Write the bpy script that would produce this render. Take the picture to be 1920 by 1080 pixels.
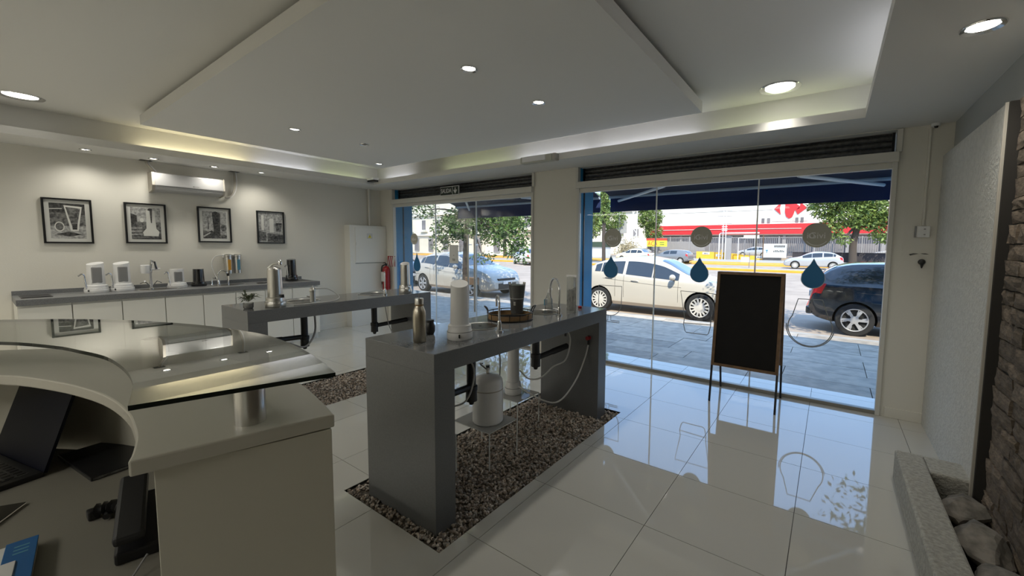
import bpy, bmesh, math, random
from mathutils import Vector, Matrix
random.seed(7)
for o in list(bpy.data.objects): bpy.data.objects.remove(o)
SC = bpy.context.scene
COL = SC.collection
PI = math.pi

# ------------------------------------------------------------------ camera, sky, sun, exposure
cam = bpy.data.cameras.new('camera'); camo = bpy.data.objects.new('camera', cam); COL.objects.link(camo)
cam.sensor_width = 36; cam.lens = 36*761.3/1920; cam.clip_start = 0.02; cam.clip_end = 600
cam.shift_x = (960-1023.1)/1920; cam.shift_y = (520.1-540)/1920
r_ = (0.8181784634747643, 0.5748908979709614, 0.00919006814788735)
d_ = (0.05201002650260666, -0.05808300296297023, -0.9969560280724532)
f_ = (-0.5726071594606719, 0.8161659268781963, -0.07742235295723994)
camo.matrix_world = Matrix(((r_[0], -d_[0], -f_[0], 0), (r_[1], -d_[1], -f_[1], 0), (r_[2], -d_[2], -f_[2], 1.5), (0, 0, 0, 1)))
SC.camera = camo

W = bpy.data.worlds.new('sky'); SC.world = W; W.use_nodes = True
nt = W.node_tree; nt.nodes.clear()
out = nt.nodes.new('ShaderNodeOutputWorld'); bg = nt.nodes.new('ShaderNodeBackground')
tc = nt.nodes.new('ShaderNodeTexCoord'); sp = nt.nodes.new('ShaderNodeSeparateXYZ'); rp = nt.nodes.new('ShaderNodeValToRGB')
nt.links.new(tc.outputs['Generated'], sp.inputs[0]); nt.links.new(sp.outputs[2], rp.inputs[0])
rp.color_ramp.elements[0].position = 0.0; rp.color_ramp.elements[0].color = (0.60, 0.80, 1.0, 1)
rp.color_ramp.elements[1].position = 0.9; rp.color_ramp.elements[1].color = (0.34, 0.55, 0.98, 1)
e = rp.color_ramp.elements.new(0.35); e.color = (0.34, 0.57, 1.0, 1)
nt.links.new(rp.outputs[0], bg.inputs[0]); bg.inputs[1].default_value = 2.0
nt.links.new(bg.outputs[0], out.inputs[0])

sun = bpy.data.lights.new('sun', 'SUN'); sun.energy = 6.0; sun.angle = 0.009; sun.color = (1.0, 0.90, 0.74)
suno = bpy.data.objects.new('sun', sun); COL.objects.link(suno)
suno.rotation_euler = Vector((-0.40, 0.80, -1.0)).to_track_quat('-Z', 'Y').to_euler()

SC.view_settings.view_transform = 'Standard'; SC.view_settings.look = 'None'
SC.view_settings.exposure = 0.12; SC.view_settings.gamma = 1.0; SC.view_settings.use_curve_mapping = False

LAMP_SMALL = 23.0      # W, downlights
LAMP_LARGE = 46.0
FILL_LAMP = 26.0       # added fill lamps behind the camera, no fittings modelled

# ------------------------------------------------------------------ materials
MATS = {}
def mat(name, color, rough=0.6, metal=0.0, spec=0.5, bump=0.0, bscale=60, var=0.0, vscale=6, trans=0.0, ior=1.5, coat=0.0, emit=None, es=0.0, alpha=1.0, color2=None):
    if name in MATS: return MATS[name]
    m = bpy.data.materials.new(name); m.use_nodes = True; n = m.node_tree; b = n.nodes['Principled BSDF']
    b.inputs['Base Color'].default_value = (*color, 1); b.inputs['Roughness'].default_value = rough
    b.inputs['Metallic'].default_value = metal; b.inputs['Specular IOR Level'].default_value = spec
    b.inputs['IOR'].default_value = ior; b.inputs['Transmission Weight'].default_value = trans
    b.inputs['Coat Weight'].default_value = coat; b.inputs['Coat Roughness'].default_value = 0.03
    b.inputs['Alpha'].default_value = alpha
    if emit: b.inputs['Emission Color'].default_value = (*emit, 1); b.inputs['Emission Strength'].default_value = es
    if var or bump or color2:
        t = n.nodes.new('ShaderNodeTexCoord')
    if var or color2:
        no = n.nodes.new('ShaderNodeTexNoise'); no.inputs['Scale'].default_value = vscale; no.inputs['Detail'].default_value = 5
        n.links.new(t.outputs['Object'], no.inputs['Vector'])
        mx = n.nodes.new('ShaderNodeMix'); mx.data_type = 'RGBA'
        c2 = color2 or tuple(c*(1-var) for c in color)
        mx.inputs[6].default_value = (*color, 1); mx.inputs[7].default_value = (*c2, 1)
        mr = n.nodes.new('ShaderNodeMapRange'); mr.inputs[1].default_value = 0.38; mr.inputs[2].default_value = 0.62
        n.links.new(no.outputs[0], mr.inputs[0]); n.links.new(mr.outputs[0], mx.inputs[0]); n.links.new(mx.outputs[2], b.inputs['Base Color'])
    if bump:
        no2 = n.nodes.new('ShaderNodeTexNoise'); no2.inputs['Scale'].default_value = bscale; no2.inputs['Detail'].default_value = 4
        n.links.new(t.outputs['Object'], no2.inputs['Vector'])
        bp = n.nodes.new('ShaderNodeBump'); bp.inputs['Strength'].default_value = bump; bp.inputs['Distance'].default_value = 0.01
        n.links.new(no2.outputs[0], bp.inputs['Height']); n.links.new(bp.outputs[0], b.inputs['Normal'])
    MATS[name] = m; return m
def clear_glass(name, tint=(1, 1, 1), ior=1.45, rough=0.0, refl=1.0, pale_mix=0.0):
    m = bpy.data.materials.new(name); m.use_nodes = True; n = m.node_tree; n.nodes.clear()
    o = n.nodes.new('ShaderNodeOutputMaterial'); tr = n.nodes.new('ShaderNodeBsdfTransparent'); tr.inputs[0].default_value = (*tint, 1)
    g = n.nodes.new('ShaderNodeBsdfGlossy'); g.inputs['Roughness'].default_value = rough
    fr = n.nodes.new('ShaderNodeFresnel'); fr.inputs[0].default_value = ior
    mu = n.nodes.new('ShaderNodeMath'); mu.operation = 'MULTIPLY'; mu.inputs[1].default_value = refl; mu.use_clamp = True
    mx = n.nodes.new('ShaderNodeMixShader')
    n.links.new(fr.outputs[0], mu.inputs[0]); n.links.new(mu.outputs[0], mx.inputs[0]); n.links.new(tr.outputs[0], mx.inputs[1]); n.links.new(g.outputs[0], mx.inputs[2])
    if pale_mix:
        df = n.nodes.new('ShaderNodeBsdfDiffuse'); df.inputs[0].default_value = (.8, .8, .78, 1); m2 = n.nodes.new('ShaderNodeMixShader'); m2.inputs[0].default_value = pale_mix
        n.links.new(mx.outputs[0], m2.inputs[1]); n.links.new(df.outputs[0], m2.inputs[2]); n.links.new(m2.outputs[0], o.inputs[0])
    else: n.links.new(mx.outputs[0], o.inputs[0])
    MATS[name] = m; return m
M = dict(
 wall=mat('wall paint', (.70, .68, .61), .85, bump=.06, bscale=90),
 ceil=mat('ceiling paint', (.74, .73, .69), .9),
 soffit=mat('soffit paint', (.70, .69, .65), .9),
 rwall=mat('grey paint', (.42, .43, .41), .85),
 tile=mat('polished porcelain', (.56, .55, .50), .03, spec=.9, ior=1.55, coat=.45),
 grout=mat('dark grout', (.06, .06, .055), .9),
 console=mat('grey quartz', (.15, .155, .16), .32, var=.12, vscale=140, spec=.5),
 consoletop=mat('grey quartz top', (.15, .155, .16), .12, var=.12, vscale=140, spec=.6),
 speck=mat('speckled grey solid surface', (.20, .205, .21), .4, var=.35, vscale=220),
 desk=mat('cream laminate', (.52, .50, .42), .5),
 desktop=mat('cream solid surface', (.50, .48, .41), .35),
 white=mat('white plastic', (.78, .78, .77), .28),
 cab=mat('white cabinet', (.74, .73, .67), .45),
 dark=mat('dark gap', (.02, .02, .02), .8),
 black=mat('black plastic', (.012, .012, .013), .3),
 gloss_black=mat('gloss black plastic', (.008, .008, .009), .08, coat=.6),
 rubber=mat('black drain plastic', (.014, .014, .015), .45),
 steel=mat('brushed steel', (.62, .61, .58), .28, metal=1, bump=.03, bscale=300),
 bronze=mat('brushed bottle steel', (.50, .46, .38), .3, metal=1),
 chrome=mat('chrome', (.75, .75, .75), .08, metal=1),
 alu=mat('white aluminium frame', (.62, .61, .56), .45),
 sill=mat('grey aluminium sill', (.30, .29, .26), .4, metal=.6),
 shut=mat('galvanised shutter', (.13, .13, .13), .45, metal=.6, var=.4, vscale=30),
 blue=mat('blue painted render', (.03, .27, .52), .6, var=.15, vscale=3),
 navy=mat('navy awning cloth', (.012, .028, .11), .8),
 awn=mat('awning underside', (.035, .04, .07), .85),
 awnmet=mat('awning metal', (.55, .58, .60), .4),
 red=mat('red paint', (.30, .012, .015), .35),
 hose=mat('white hose', (.55, .55, .53), .4),
 hoseg=mat('grey hose', (.25, .25, .25), .4),
 print_w=mat('photo paper white', (.62, .62, .58), .5),
 print_b=mat('photo black', (.02, .02, .02), .4, color2=(.09, .09, .085), vscale=45),
 print_g=mat('photo mid grey', (.20, .20, .19), .4, color2=(.05, .05, .05), vscale=38),
 print_l=mat('photo light grey', (.48, .48, .46), .4, color2=(.24, .24, .23), vscale=42),
 frame=mat('black picture frame', (.01, .01, .01), .35),
 stonew=mat('split stone', (.17, .145, .115), .9, bump=.5, bscale=40, color2=(.10, .085, .07), vscale=9),
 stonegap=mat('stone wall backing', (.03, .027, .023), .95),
 rock=mat('boulder', (.26, .235, .20), .9, bump=.5, bscale=25, color2=(.13, .12, .10), vscale=14),
 render=mat('rough render', (.62, .61, .56), .95, bump=.9, bscale=55, var=.1, vscale=30),
 planter=mat('planter render', (.42, .41, .36), .95, bump=.9, bscale=80, var=.25, vscale=50),
 trimw=mat('cream trim', (.45, .42, .36), .6),
 wood=mat('pale wood', (.36, .22, .10), .5, var=.3, vscale=12),
 slate=mat('blackboard', (.006, .0055, .005), .7, var=.3, vscale=8, spec=.25),
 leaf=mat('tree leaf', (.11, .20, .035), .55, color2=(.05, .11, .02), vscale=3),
 leafy=mat('yellow green tree leaf', (.20, .27, .06), .55, color2=(.08, .14, .03), vscale=2),  # yellower, lighter green than the pavement tree leaf
 leafp=mat('potted plant leaf', (.10, .11, .06), .5, color2=(.05, .07, .03), vscale=40),
 bark=mat('bark', (.07, .055, .045), .95, bump=.5, bscale=20),
 asphalt=mat('road asphalt', (.43, .35, .28), .9, var=.2, vscale=1.2),
 pave=mat('paving slab', (.27, .26, .245), .75, var=.25, vscale=5, bump=.2, bscale=40),
 pavegap=mat('paving joint', (.07, .065, .06), .95),
 kerb=mat('concrete kerb', (.42, .40, .36), .85, var=.2, vscale=4),
 yellow=mat('yellow road paint', (.75, .36, .03), .7, var=.15, vscale=2),
 yellowl=mat('barrier yellow', (.85, .45, .04), .6),
 signy=mat('sign yellow', (.85, .75, .05), .5),
 bld=mat('pale metal cladding', (.80, .78, .70), .7),
 redb=mat('red fascia', (.62, .025, .03), .5),
 greyb=mat('grey facade', (.22, .21, .22), .8, var=.3, vscale=.5),
 fence=mat('grey fence', (.30, .29, .29), .7),
 cream=mat('cream facade', (.75, .70, .58), .85, var=.12, vscale=.3),
 tyre=mat('tyre', (.02, .02, .02), .85),
 arch=mat('wheel arch', (.01, .01, .01), .9),
 rim=mat('alloy', (.55, .55, .55), .35, metal=.5),
 carglass=mat('car glass', (.02, .025, .03), .04, coat=.6, spec=.8),
 carblue=mat('windscreen', (.03, .05, .08), .03, coat=1.0, spec=1.0),
 tail=mat('tail light', (.55, .02, .02), .15),
 head=mat('head light', (.6, .6, .6), .1, coat=.5),
 seam=mat('body seam', (.05, .05, .05), .8),
 p_white=mat('white car paint', (.56, .52, .445), .2, coat=.6),
 p_black=mat('black car paint', (.015, .016, .018), .14, coat=1.0),
 p_silver=mat('silver car paint', (.50, .50, .50), .25, metal=.3, coat=.7),
 p_grey=mat('grey car paint', (.22, .23, .24), .25, metal=.3, coat=.7),
 p_beige=mat('beige car paint', (.68, .62, .50), .25, coat=.7),
 decal=mat('grey disc decal', (.44, .43, .36), .7),
 decalline=mat('outline decal', (.30, .31, .30), .7),
 drop=mat('blue drop decal', (.02, .15, .33), .6),
 dropedge=mat('drop decal edge', (.62, .65, .66), .6),
 txtw=mat('white lettering', (.75, .75, .74), .6),
 txtd=mat('dark lettering', (.03, .03, .04), .6),
 txtr=mat('red lettering', (.55, .05, .03), .6),
 paper=mat('paper sheet', (.60, .60, .58), .8),
 signg=mat('dark green sign', (.008, .02, .010), .4),
 lens=mat('lamp lens', (.9, .9, .9), .3, emit=(1, .97, .90), es=5.0),
 lensoff=mat('unlit lamp', (.15, .14, .12), .4),
 tubew=mat('cool tube', (1, 1, 1), .4, emit=(.86, .88, 1.0), es=4.6),
 tubey=mat('warm tube', (1, 1, 1), .4, emit=(1.0, .88, .56), es=7.5),
 tubeg=mat('greenish tube', (1, 1, 1), .4, emit=(.85, .95, .58), es=2.2),
 lampw=mat('translucent lamp cover', (.45, .45, .38), .4),
 orange=mat('amber cartridge', (.60, .30, .03), .3),
 cblue=mat('blue cartridge', (.08, .25, .35), .3),
 cardblue=mat('blue card', (.01, .10, .28), .5),
 navyplas=mat('laptop screen', (.004, .005, .012), .3, spec=.15),
 keyg=mat('phone key grey', (.2, .2, .2), .5),
 acryl=mat('acrylic edge', (.75, .78, .76), .1),
 pebblew=mat('white pebble', (.85, .85, .80), .5),
)
clear_glass('shop glass', (.96, .975, .97), 1.45, refl=.35)
clear_glass('desk glass', (.84, .88, .84), 1.6, refl=.75)
M['armwhite'] = mat('white awning arm', (.85, .85, .83), .4)
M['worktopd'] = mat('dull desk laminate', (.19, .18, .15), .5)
clear_glass('thin clear', (.92, .93, .92), 1.45, pale_mix=.10)
clear_glass('clear plastic', (.80, .82, .80), 1.5, rough=.1, pale_mix=.22)
clear_glass('acrylic sheet', (.9, .92, .9), 1.45, pale_mix=.42); M['acrylsheet'] = MATS['acrylic sheet']  # white diffuse share paints a pale reflection on the stand tops
M['glass'] = MATS['shop glass']; M['dglass'] = MATS['desk glass']; M['cglass'] = MATS['thin clear']; M['bag'] = MATS['clear plastic']
M['dglassedge'] = mat('desk glass edge', (.006, .012, .009), .1)

# ------------------------------------------------------------------ mesh helpers
class MB:
    def __init__(s): s.v = []; s.f = []; s.m = []; s.cur = 0
    def add(s, vs, fs):
        b = len(s.v); s.v += [tuple(v) for v in vs]; s.f += [tuple(b+i for i in f) for f in fs]; s.m += [s.cur]*len(fs); return s
    def mi(s, i): s.cur = i; return s
    def box(s, x0, y0, z0, x1, y1, z1):
        if x0 > x1: x0, x1 = x1, x0
        if y0 > y1: y0, y1 = y1, y0
        if z0 > z1: z0, z1 = z1, z0
        return s.add([(x0, y0, z0), (x1, y0, z0), (x1, y1, z0), (x0, y1, z0), (x0, y0, z1), (x1, y0, z1), (x1, y1, z1), (x0, y1, z1)],
                     [(0, 3, 2, 1), (4, 5, 6, 7), (0, 1, 5, 4), (1, 2, 6, 5), (2, 3, 7, 6), (3, 0, 4, 7)])
    def lathe(s, cx, cy, prof, n=28, cap=True):
        vs = []; fs = []
        for r, z in prof:
            for k in range(n):
                a = 2*PI*k/n; vs.append((cx+r*math.cos(a), cy+r*math.sin(a), z))
        for i in range(len(prof)-1):
            for k in range(n):
                a, b = i*n+k, i*n+(k+1) % n; fs.append((a, b, b+n, a+n))
        if cap: fs.append(tuple(reversed(range(n)))); fs.append(tuple(range((len(prof)-1)*n, len(prof)*n)))
        return s.add(vs, fs)
    def cyl(s, cx, cy, z0, z1, r, n=24, r1=None): return s.lathe(cx, cy, [(r, z0), (r if r1 is None else r1, z1)], n)
    def prism(s, poly, z0, z1):
        n = len(poly); a = sum(poly[i][0]*poly[(i+1) % n][1]-poly[(i+1) % n][0]*poly[i][1] for i in range(n))
        if a < 0: poly = poly[::-1]
        vs = [(x, y, z0) for x, y in poly]+[(x, y, z1) for x, y in poly]
        return s.add(vs, [tuple(reversed(range(n))), tuple(range(n, 2*n))]+[(i, (i+1) % n, n+(i+1) % n, n+i) for i in range(n)])
    def xz(s, poly, y0, y1):     # polygon in the XZ plane extruded along y
        n = len(poly); a = sum(poly[i][0]*poly[(i+1) % n][1]-poly[(i+1) % n][0]*poly[i][1] for i in range(n))
        if a < 0: poly = poly[::-1]
        if y0 > y1: y0, y1 = y1, y0
        vs = [(x, y0, z) for x, z in poly]+[(x, y1, z) for x, z in poly]
        return s.add(vs, [tuple(range(n)), tuple(reversed(range(n, 2*n)))]+[(i, n+i, n+(i+1) % n, (i+1) % n) for i in range(n)])
    def yz(s, poly, x0, x1):
        n = len(poly); a = sum(poly[i][0]*poly[(i+1) % n][1]-poly[(i+1) % n][0]*poly[i][1] for i in range(n))
        if a < 0: poly = poly[::-1]
        if x0 > x1: x0, x1 = x1, x0
        vs = [(x0, y, z) for y, z in poly]+[(x1, y, z) for y, z in poly]
        return s.add(vs, [tuple(reversed(range(n))), tuple(range(n, 2*n))]+[(i, (i+1) % n, n+(i+1) % n, n+i) for i in range(n)])
    def tube(s, pts, r, n=8, closed=False):
        P = [Vector(p) for p in pts]; N = len(P); rr = r if isinstance(r, (list, tuple)) else [r]*N
        vs = []; fs = []; up = Vector((0, 0, 1)); prev = None
        for i in range(N):
            if closed: t = P[(i+1) % N]-P[i-1]
            else: t = P[min(i+1, N-1)]-P[max(i-1, 0)]
            t.normalize()
            if prev is None:
                a = up if abs(t.z) < .9 else Vector((1, 0, 0)); u = t.cross(a).normalized()
            else: u = (prev-t*prev.dot(t)).normalized()
            prev = u; w = t.cross(u)
            for k in range(n):
                an = 2*PI*k/n; vs.append(P[i]+(u*math.cos(an)+w*math.sin(an))*rr[i])
        for i in range(N if closed else N-1):
            for k in range(n):
                a, b = i*n+k, i*n+(k+1) % n; c, d = ((i+1) % N)*n+(k+1) % n, ((i+1) % N)*n+k; fs.append((a, b, c, d))
        if not closed: fs.append(tuple(reversed(range(n)))); fs.append(tuple(range((N-1)*n, N*n)))
        return s.add(vs, fs)
    def grid(s, fn, nu, nv):
        vs = [fn(i/nu, j/nv) for j in range(nv+1) for i in range(nu+1)]
        return s.add(vs, [(j*(nu+1)+i, j*(nu+1)+i+1, (j+1)*(nu+1)+i+1, (j+1)*(nu+1)+i) for j in range(nv) for i in range(nu)])
    def xform(s, Mx): s.v = [tuple(Mx @ Vector(v)) for v in s.v]; return s
    def mesh(s, name, mats, smooth=False):
        me = bpy.data.meshes.new(name); me.from_pydata(s.v, [], s.f)
        for m in (mats if isinstance(mats, (list, tuple)) else [mats]): me.materials.append(M[m] if isinstance(m, str) else m)
        if len(me.materials) > 1: me.polygons.foreach_set('material_index', s.m)
        if smooth:
            me.polygons.foreach_set('use_smooth', [True]*len(me.polygons)); me.update(); me.set_sharp_from_angle(angle=math.radians(38))
        me.update(); return me
    def build(s, name, mats, parent=None, label=None, smooth=False, bevel=0, local=False, kind=None):
        if parent is None and not local:
            xs = [v[0] for v in s.v]; ys = [v[1] for v in s.v]; zs = [v[2] for v in s.v]
            org = Vector(((min(xs)+max(xs))/2, (min(ys)+max(ys))/2, min(zs)))
        elif local: org = Vector((0, 0, 0))
        else:
            org = Vector((0, 0, 0)); p = parent
            while p: org += p.location; p = p.parent
        if org.length: s.v = [(v[0]-org.x, v[1]-org.y, v[2]-org.z) for v in s.v]
        o = bpy.data.objects.new(name, s.mesh(name, mats, smooth)); COL.objects.link(o); o.parent = parent
        if parent is None and not local: o.location = org
        if bevel:
            b = o.modifiers.new('bevel', 'BEVEL'); b.width = bevel; b.segments = 2; b.limit_method = 'ANGLE'; b.angle_limit = .6
        if label: o['label'] = label
        if kind: o['kind'] = kind
        return o
def tag(o, label, cat, group=None, kind=None):
    o['label'] = label; o['category'] = cat
    if group: o['group'] = group
    if kind: o['kind'] = kind
    return o
def thing(name, label, cat, loc=(0, 0, 0), rz=0, group=None):
    o = bpy.data.objects.new(name, None); COL.objects.link(o); o.location = loc; o.rotation_euler = (0, 0, rz); o.empty_display_size = .1
    return tag(o, label, cat, group)
def struct(o): o['kind'] = 'structure'; return o
def copy_tree(o, parent=None):
    c = o.copy(); COL.objects.link(c); c.parent = parent
    for ch in list(o.children): copy_tree(ch, c)
    return c
def B(*a): return MB().box(*a)
def text_mesh(s, size, ext=0.002, align='CENTER'):
    cu = bpy.data.curves.new('t', 'FONT'); cu.body = s; cu.size = size; cu.extrude = ext; cu.align_x = align; cu.align_y = 'CENTER'; cu.resolution_u = 3
    o = bpy.data.objects.new('t', cu); COL.objects.link(o); dg = bpy.context.evaluated_depsgraph_get()
    me = bpy.data.meshes.new_from_object(o.evaluated_get(dg)); bpy.data.objects.remove(o); return me
def text(name, s, size, loc, parent, m, rot=(PI/2, 0, 0), scale=(1, 1, 1), ext=.002, align='CENTER', label=None):
    me = text_mesh(s, size, ext, align); me.materials.clear(); me.materials.append(M[m])
    o = bpy.data.objects.new(name, me); COL.objects.link(o)
    org = Vector((0, 0, 0)); p = parent
    while p: org += p.location; p = p.parent
    o.parent = parent; o.location = Vector(loc)-org; o.rotation_euler = rot; o.scale = scale
    if label: o['label'] = label
    return o
def arc(cx, cy, r, a0, a1, n): return [(cx+r*math.cos(math.radians(a0+(a1-a0)*i/n)), cy+r*math.sin(math.radians(a0+(a1-a0)*i/n))) for i in range(n+1)]
def bez(P, n=8):     # Catmull-Rom through points
    P = [Vector(p) for p in P]; Q = [P[0]*2-P[1]]+P+[P[-1]*2-P[-2]]; out = []
    for i in range(1, len(Q)-2):
        for k in range(n):
            t = k/n; a, b, c, d = Q[i-1:i+3]
            out.append(.5*((2*b)+(c-a)*t+(2*a-5*b+4*c-d)*t*t+(3*b-a-3*c+d)*t**3))
    out.append(P[-1]); return out
def rect_minus(r, hs):
    rs = [r]
    for h in hs:
        nx = []
        for a in rs:
            x0, y0, x1, y1 = a; X0, Y0, X1, Y1 = h
            if X0 >= x1 or X1 <= x0 or Y0 >= y1 or Y1 <= y0: nx.append(a); continue
            if x0 < X0: nx.append((x0, y0, X0, y1))
            if X1 < x1: nx.append((X1, y0, x1, y1))
            mx0, mx1 = max(x0, X0), min(x1, X1)
            if y0 < Y0: nx.append((mx0, y0, mx1, Y0))
            if Y1 < y1: nx.append((mx0, Y1, mx1, y1))
        rs = nx
    return rs

# ------------------------------------------------------------------ room shell
XL, XR, YF, YB, ZS, ZC = -7.2, 0.77, 4.66, -3.5, 2.53, 2.84
BED1 = (-2.36, 1.24, -1.49, 3.33); BED2 = (-4.57, 1.24, -3.77, 3.33)
fl = MB(); fl.box(XL-.1, YB, -.16, XR+.1, 5.16, -.035)
for r in rect_minus((XL-.1, YB, XR+.1, 5.16), [BED1, BED2]): fl.box(r[0], r[1], -.036, r[2], r[3], -.004)
floor = struct(fl.build('floor', 'grout'))
XS = [-1.405+.654*k for k in range(-9, 5)]; YS = [1.42+.5985*k for k in range(-2, 7)]
XS = [XL-.05]+[x for x in XS if x > XL-.05 and x < XR]+[XR+.05]; YS = YS+[5.16]; YS = [y for y in YS if y <= 5.16]
YS = sorted(set(YS))
for i in range(len(XS)-1):
    for j in range(len(YS)-1):
        g = .0016; mb = MB()
        for r in rect_minus((XS[i]+g, YS[j]+g, XS[i+1]-g, YS[j+1]-g), [BED1, BED2]): mb.box(r[0], r[1], -.012, r[2], r[3], 0)
        if mb.v: mb.build('tile', 'tile', floor)
B(XL-.05, YB, -.012, XR+.05, YS[0]-.0016, 0).build('tile', 'tile', floor, label='floor tiling continuing behind the desk', kind='stuff')

struct(B(XL-.15, YB, 0, XL, 5.06, 3.1).build('wall_left', 'wall'))
struct(B(XR, YB, 0, XR+.3, YF, 3.1).build('wall_right', 'rwall'))
struct(B(XL-.15, YB-.15, 0, XR+.3, YB, 3.1).build('wall_back', 'wall'))
# front wall with two openings
OL = (-6.80, -3.487); OR = (-2.77, .43); ZO = 2.525
fw = MB()
fw.box(XL-.15, YF, 0, OL[0], 5.06, ZO); fw.box(OL[1], YF, 0, OR[0], 5.06, ZO); fw.box(OR[1], YF, 0, XR+.3, 5.06, ZO); fw.box(XL-.15, YF, ZO, XR+.3, 5.06, 3.1)
struct(fw.build('wall_front', 'wall'))
tb = MB()
tb.box(OL[0]-.001, 4.70, 0, OL[0]+.012, 5.061, ZO); tb.box(OR[0]-.001, 4.70, 0, OR[0]+.012, 5.061, ZO); tb.box(OL[1]-.012, 4.74, 0, OL[1]+.001, 5.061, ZO)
struct(tb.build('trim_1', 'blue'))
for nm, x, y in (('trim_2', OL[0]+.012, 4.865), ('trim_3', OR[0]+.012, 4.80)):
    struct(B(x, y, 0, x+.012, y+.02, ZO).build(nm, 'black'))
struct(MB().box(-14, 5.06, 0, OL[0], 5.09, 3.6).box(OL[1], 5.06, 0, OR[0], 5.09, 3.6).box(OR[1], 5.06, 0, 9, 5.09, 3.6).box(-14, 5.06, 2.7, 9, 5.09, 3.6).box(-14, YB, 3.3, 9, 5.06, 3.6).build('wall_outside', 'blue'))
# baseboards
struct(B(XL, 3.18, 0, XL+.015, 3.93, .09).build('baseboard_left', 'wall', bevel=.003))
struct(MB().box(OR[1]+.03, YF-.015, 0, XR-.06, YF, .09).box(OL[1]+.04, YF-.015, 0, OR[0]-.04, YF, .09).build('baseboard_front', 'wall', bevel=.003))

# ceiling: lower soffit ring, light trough, upper recess, hanging panel
RX0, RX1, RY0, RY1 = -6.56, .175, -.9, 4.14
T = .17
so = MB()
for r in rect_minus((XL-.1, YB, XR+.1, YF+.02), [(RX0, RY0, RX1, RY1)]): so.box(r[0], r[1], ZS, r[2], r[3], ZS+.02)
for (a, b, c, d) in ((RX0, RY0, RX0+.012, RY1), (RX1-.012, RY0, RX1, RY1), (RX0+.012, RY1-.012, RX1-.012, RY1), (RX0+.012, RY0, RX1-.012, RY0+.012)): so.box(a, b, ZS, c, d, ZS+.075)
struct(so.build('ceiling', 'soffit'))
up = MB()
up.box(XL-.1, YB, ZC, XR+.1, YF+.1, ZC+.1)
for (a, b, c, d) in ((RX0-T-.02, RY0-T, RX0-T, RY1+T), (RX1+T, RY0-T, RX1+T+.02, RY1+T), (RX0-T, RY1+T, RX1+T, RY1+T+.02), (RX0-T, RY0-T-.02, RX1+T, RY0-T)): up.box(a, b, ZS+.02, c, d, ZC)
struct(up.build('ceiling_recess', 'ceil'))
panel = B(-5.87, 1.10, 2.70, -1.01, 3.85, 2.795).build('ceiling_panel', 'ceil'); struct(panel)

# ------------------------------------------------------------------ lamps
def downlight(x, y, z, r, label, group, on=True, power=0, name='downlight'):
    t = thing(name, label, 'ceiling light', (x, y, z), 0, group)
    mb = MB().lathe(0, 0, [(r*.70, .002), (r*.74, -.004), (r*.96, -.010), (r, -.004), (r, .001)], 32, cap=False)
    mb.build('rim', 'chrome', t, smooth=True, local=True)
    MB().lathe(0, 0, [(r*.72, -.0005), (r*.55, -.004), (r*.2, -.005)], 28).build('lens', 'lens' if on else 'lensoff', t, smooth=True, local=True)
    if on and power:
        l = bpy.data.lights.new('downlight_glow', 'SPOT'); l.energy = power; l.spot_size = math.radians(150 if r < .09 else 95); l.spot_blend = 1.0; l.color = (1, .955, .86); l.shadow_soft_size = .04
        lo = bpy.data.objects.new('downlight_glow', l); COL.objects.link(lo); lo.location = (x, y, z-.03)
    return t
for x, y, n, on in ((-2.085, 2.04, 'small round ceiling light on hanging panel nearest the camera', 1), (-2.075, 2.83, 'small round ceiling light on hanging panel nearest the shop window', 1),
                 (-4.69, 2.06, 'small round ceiling light on hanging panel over the near end of the far console', 1), (-4.67, 2.83, 'unlit dark round fitting on hanging panel', 0),
                 (-5.60, 3.62, 'small round ceiling light at the far corner of hanging panel', 1)):
    downlight(x, y, 2.70, .058, n, 'small downlights of the hanging panel', on, LAMP_SMALL)
for x, y, n in ((-6.89, .83, 'small round soffit light left of the air conditioner, nearest the picture edge'), (-6.89, 1.387, 'small round soffit light beside left pipe hole over the air conditioner'),
                (-6.89, 1.99, 'small round soffit light over right half of the air conditioner'), (-6.87, 2.54, 'small round soffit light right of the air conditioner')):
    downlight(x, y, ZS, .05, n, 'small downlights of the soffit over the left counter', True, LAMP_SMALL*.55)
downlight(-6.22, .37, ZC, .15, 'large round recessed ceiling light at the left picture edge', 'large round ceiling lights', True, LAMP_LARGE)
downlight(-.425, 4.0, ZC, .155, 'large round recessed ceiling light in the recess by the shop window', 'large round ceiling lights', True, LAMP_LARGE*.4)
downlight(.518, 2.758, ZS, .08, 'round ceiling light in the soffit over the stone wall planter', 'large round ceiling lights', True, LAMP_LARGE*.5)
for i, (x, y) in enumerate(((-1.5, -2.2), (-3.6, -2.2), (-5.8, -2.2))):      # unseen area lamps added to lift the overall room light
    l = bpy.data.lights.new('unseen_fill_light', 'AREA'); l.energy = FILL_LAMP; l.shape = 'RECTANGLE'; l.size = 1.2; l.size_y = .6; l.color = (1, .96, .88)
    lo = bpy.data.objects.new('unseen_fill_light', l); COL.objects.link(lo); lo.location = (x, y, ZS-.04)
def tube_lamp(x0, y0, x1, y1, m, label):
    z = ZS+.06; t = thing('fluorescent_tube', label, 'light tube', ((x0+x1)/2, (y0+y1)/2, ZS+.02), 0, 'hidden tubes of the ceiling trough')
    MB().tube([(x0, y0, z), (x1, y1, z)], .013, 10).build('glass_tube', m, t)
    MB().box(x0-.02, y0-.02, ZS+.02, x1+.02, y1+.02, ZS+.035).build('batten', 'white', t)
xt = RX0-.10; yt = RY1+.10; xr = RX1+.10
tube_lamp(xt, 1.25, xt, 2.3, 'tubey', 'warm white tube in the ceiling trough above the air conditioner')
tube_lamp(xt, 2.4, xt, 3.2, 'tubew', 'cool white tube in the left ceiling trough')
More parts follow.
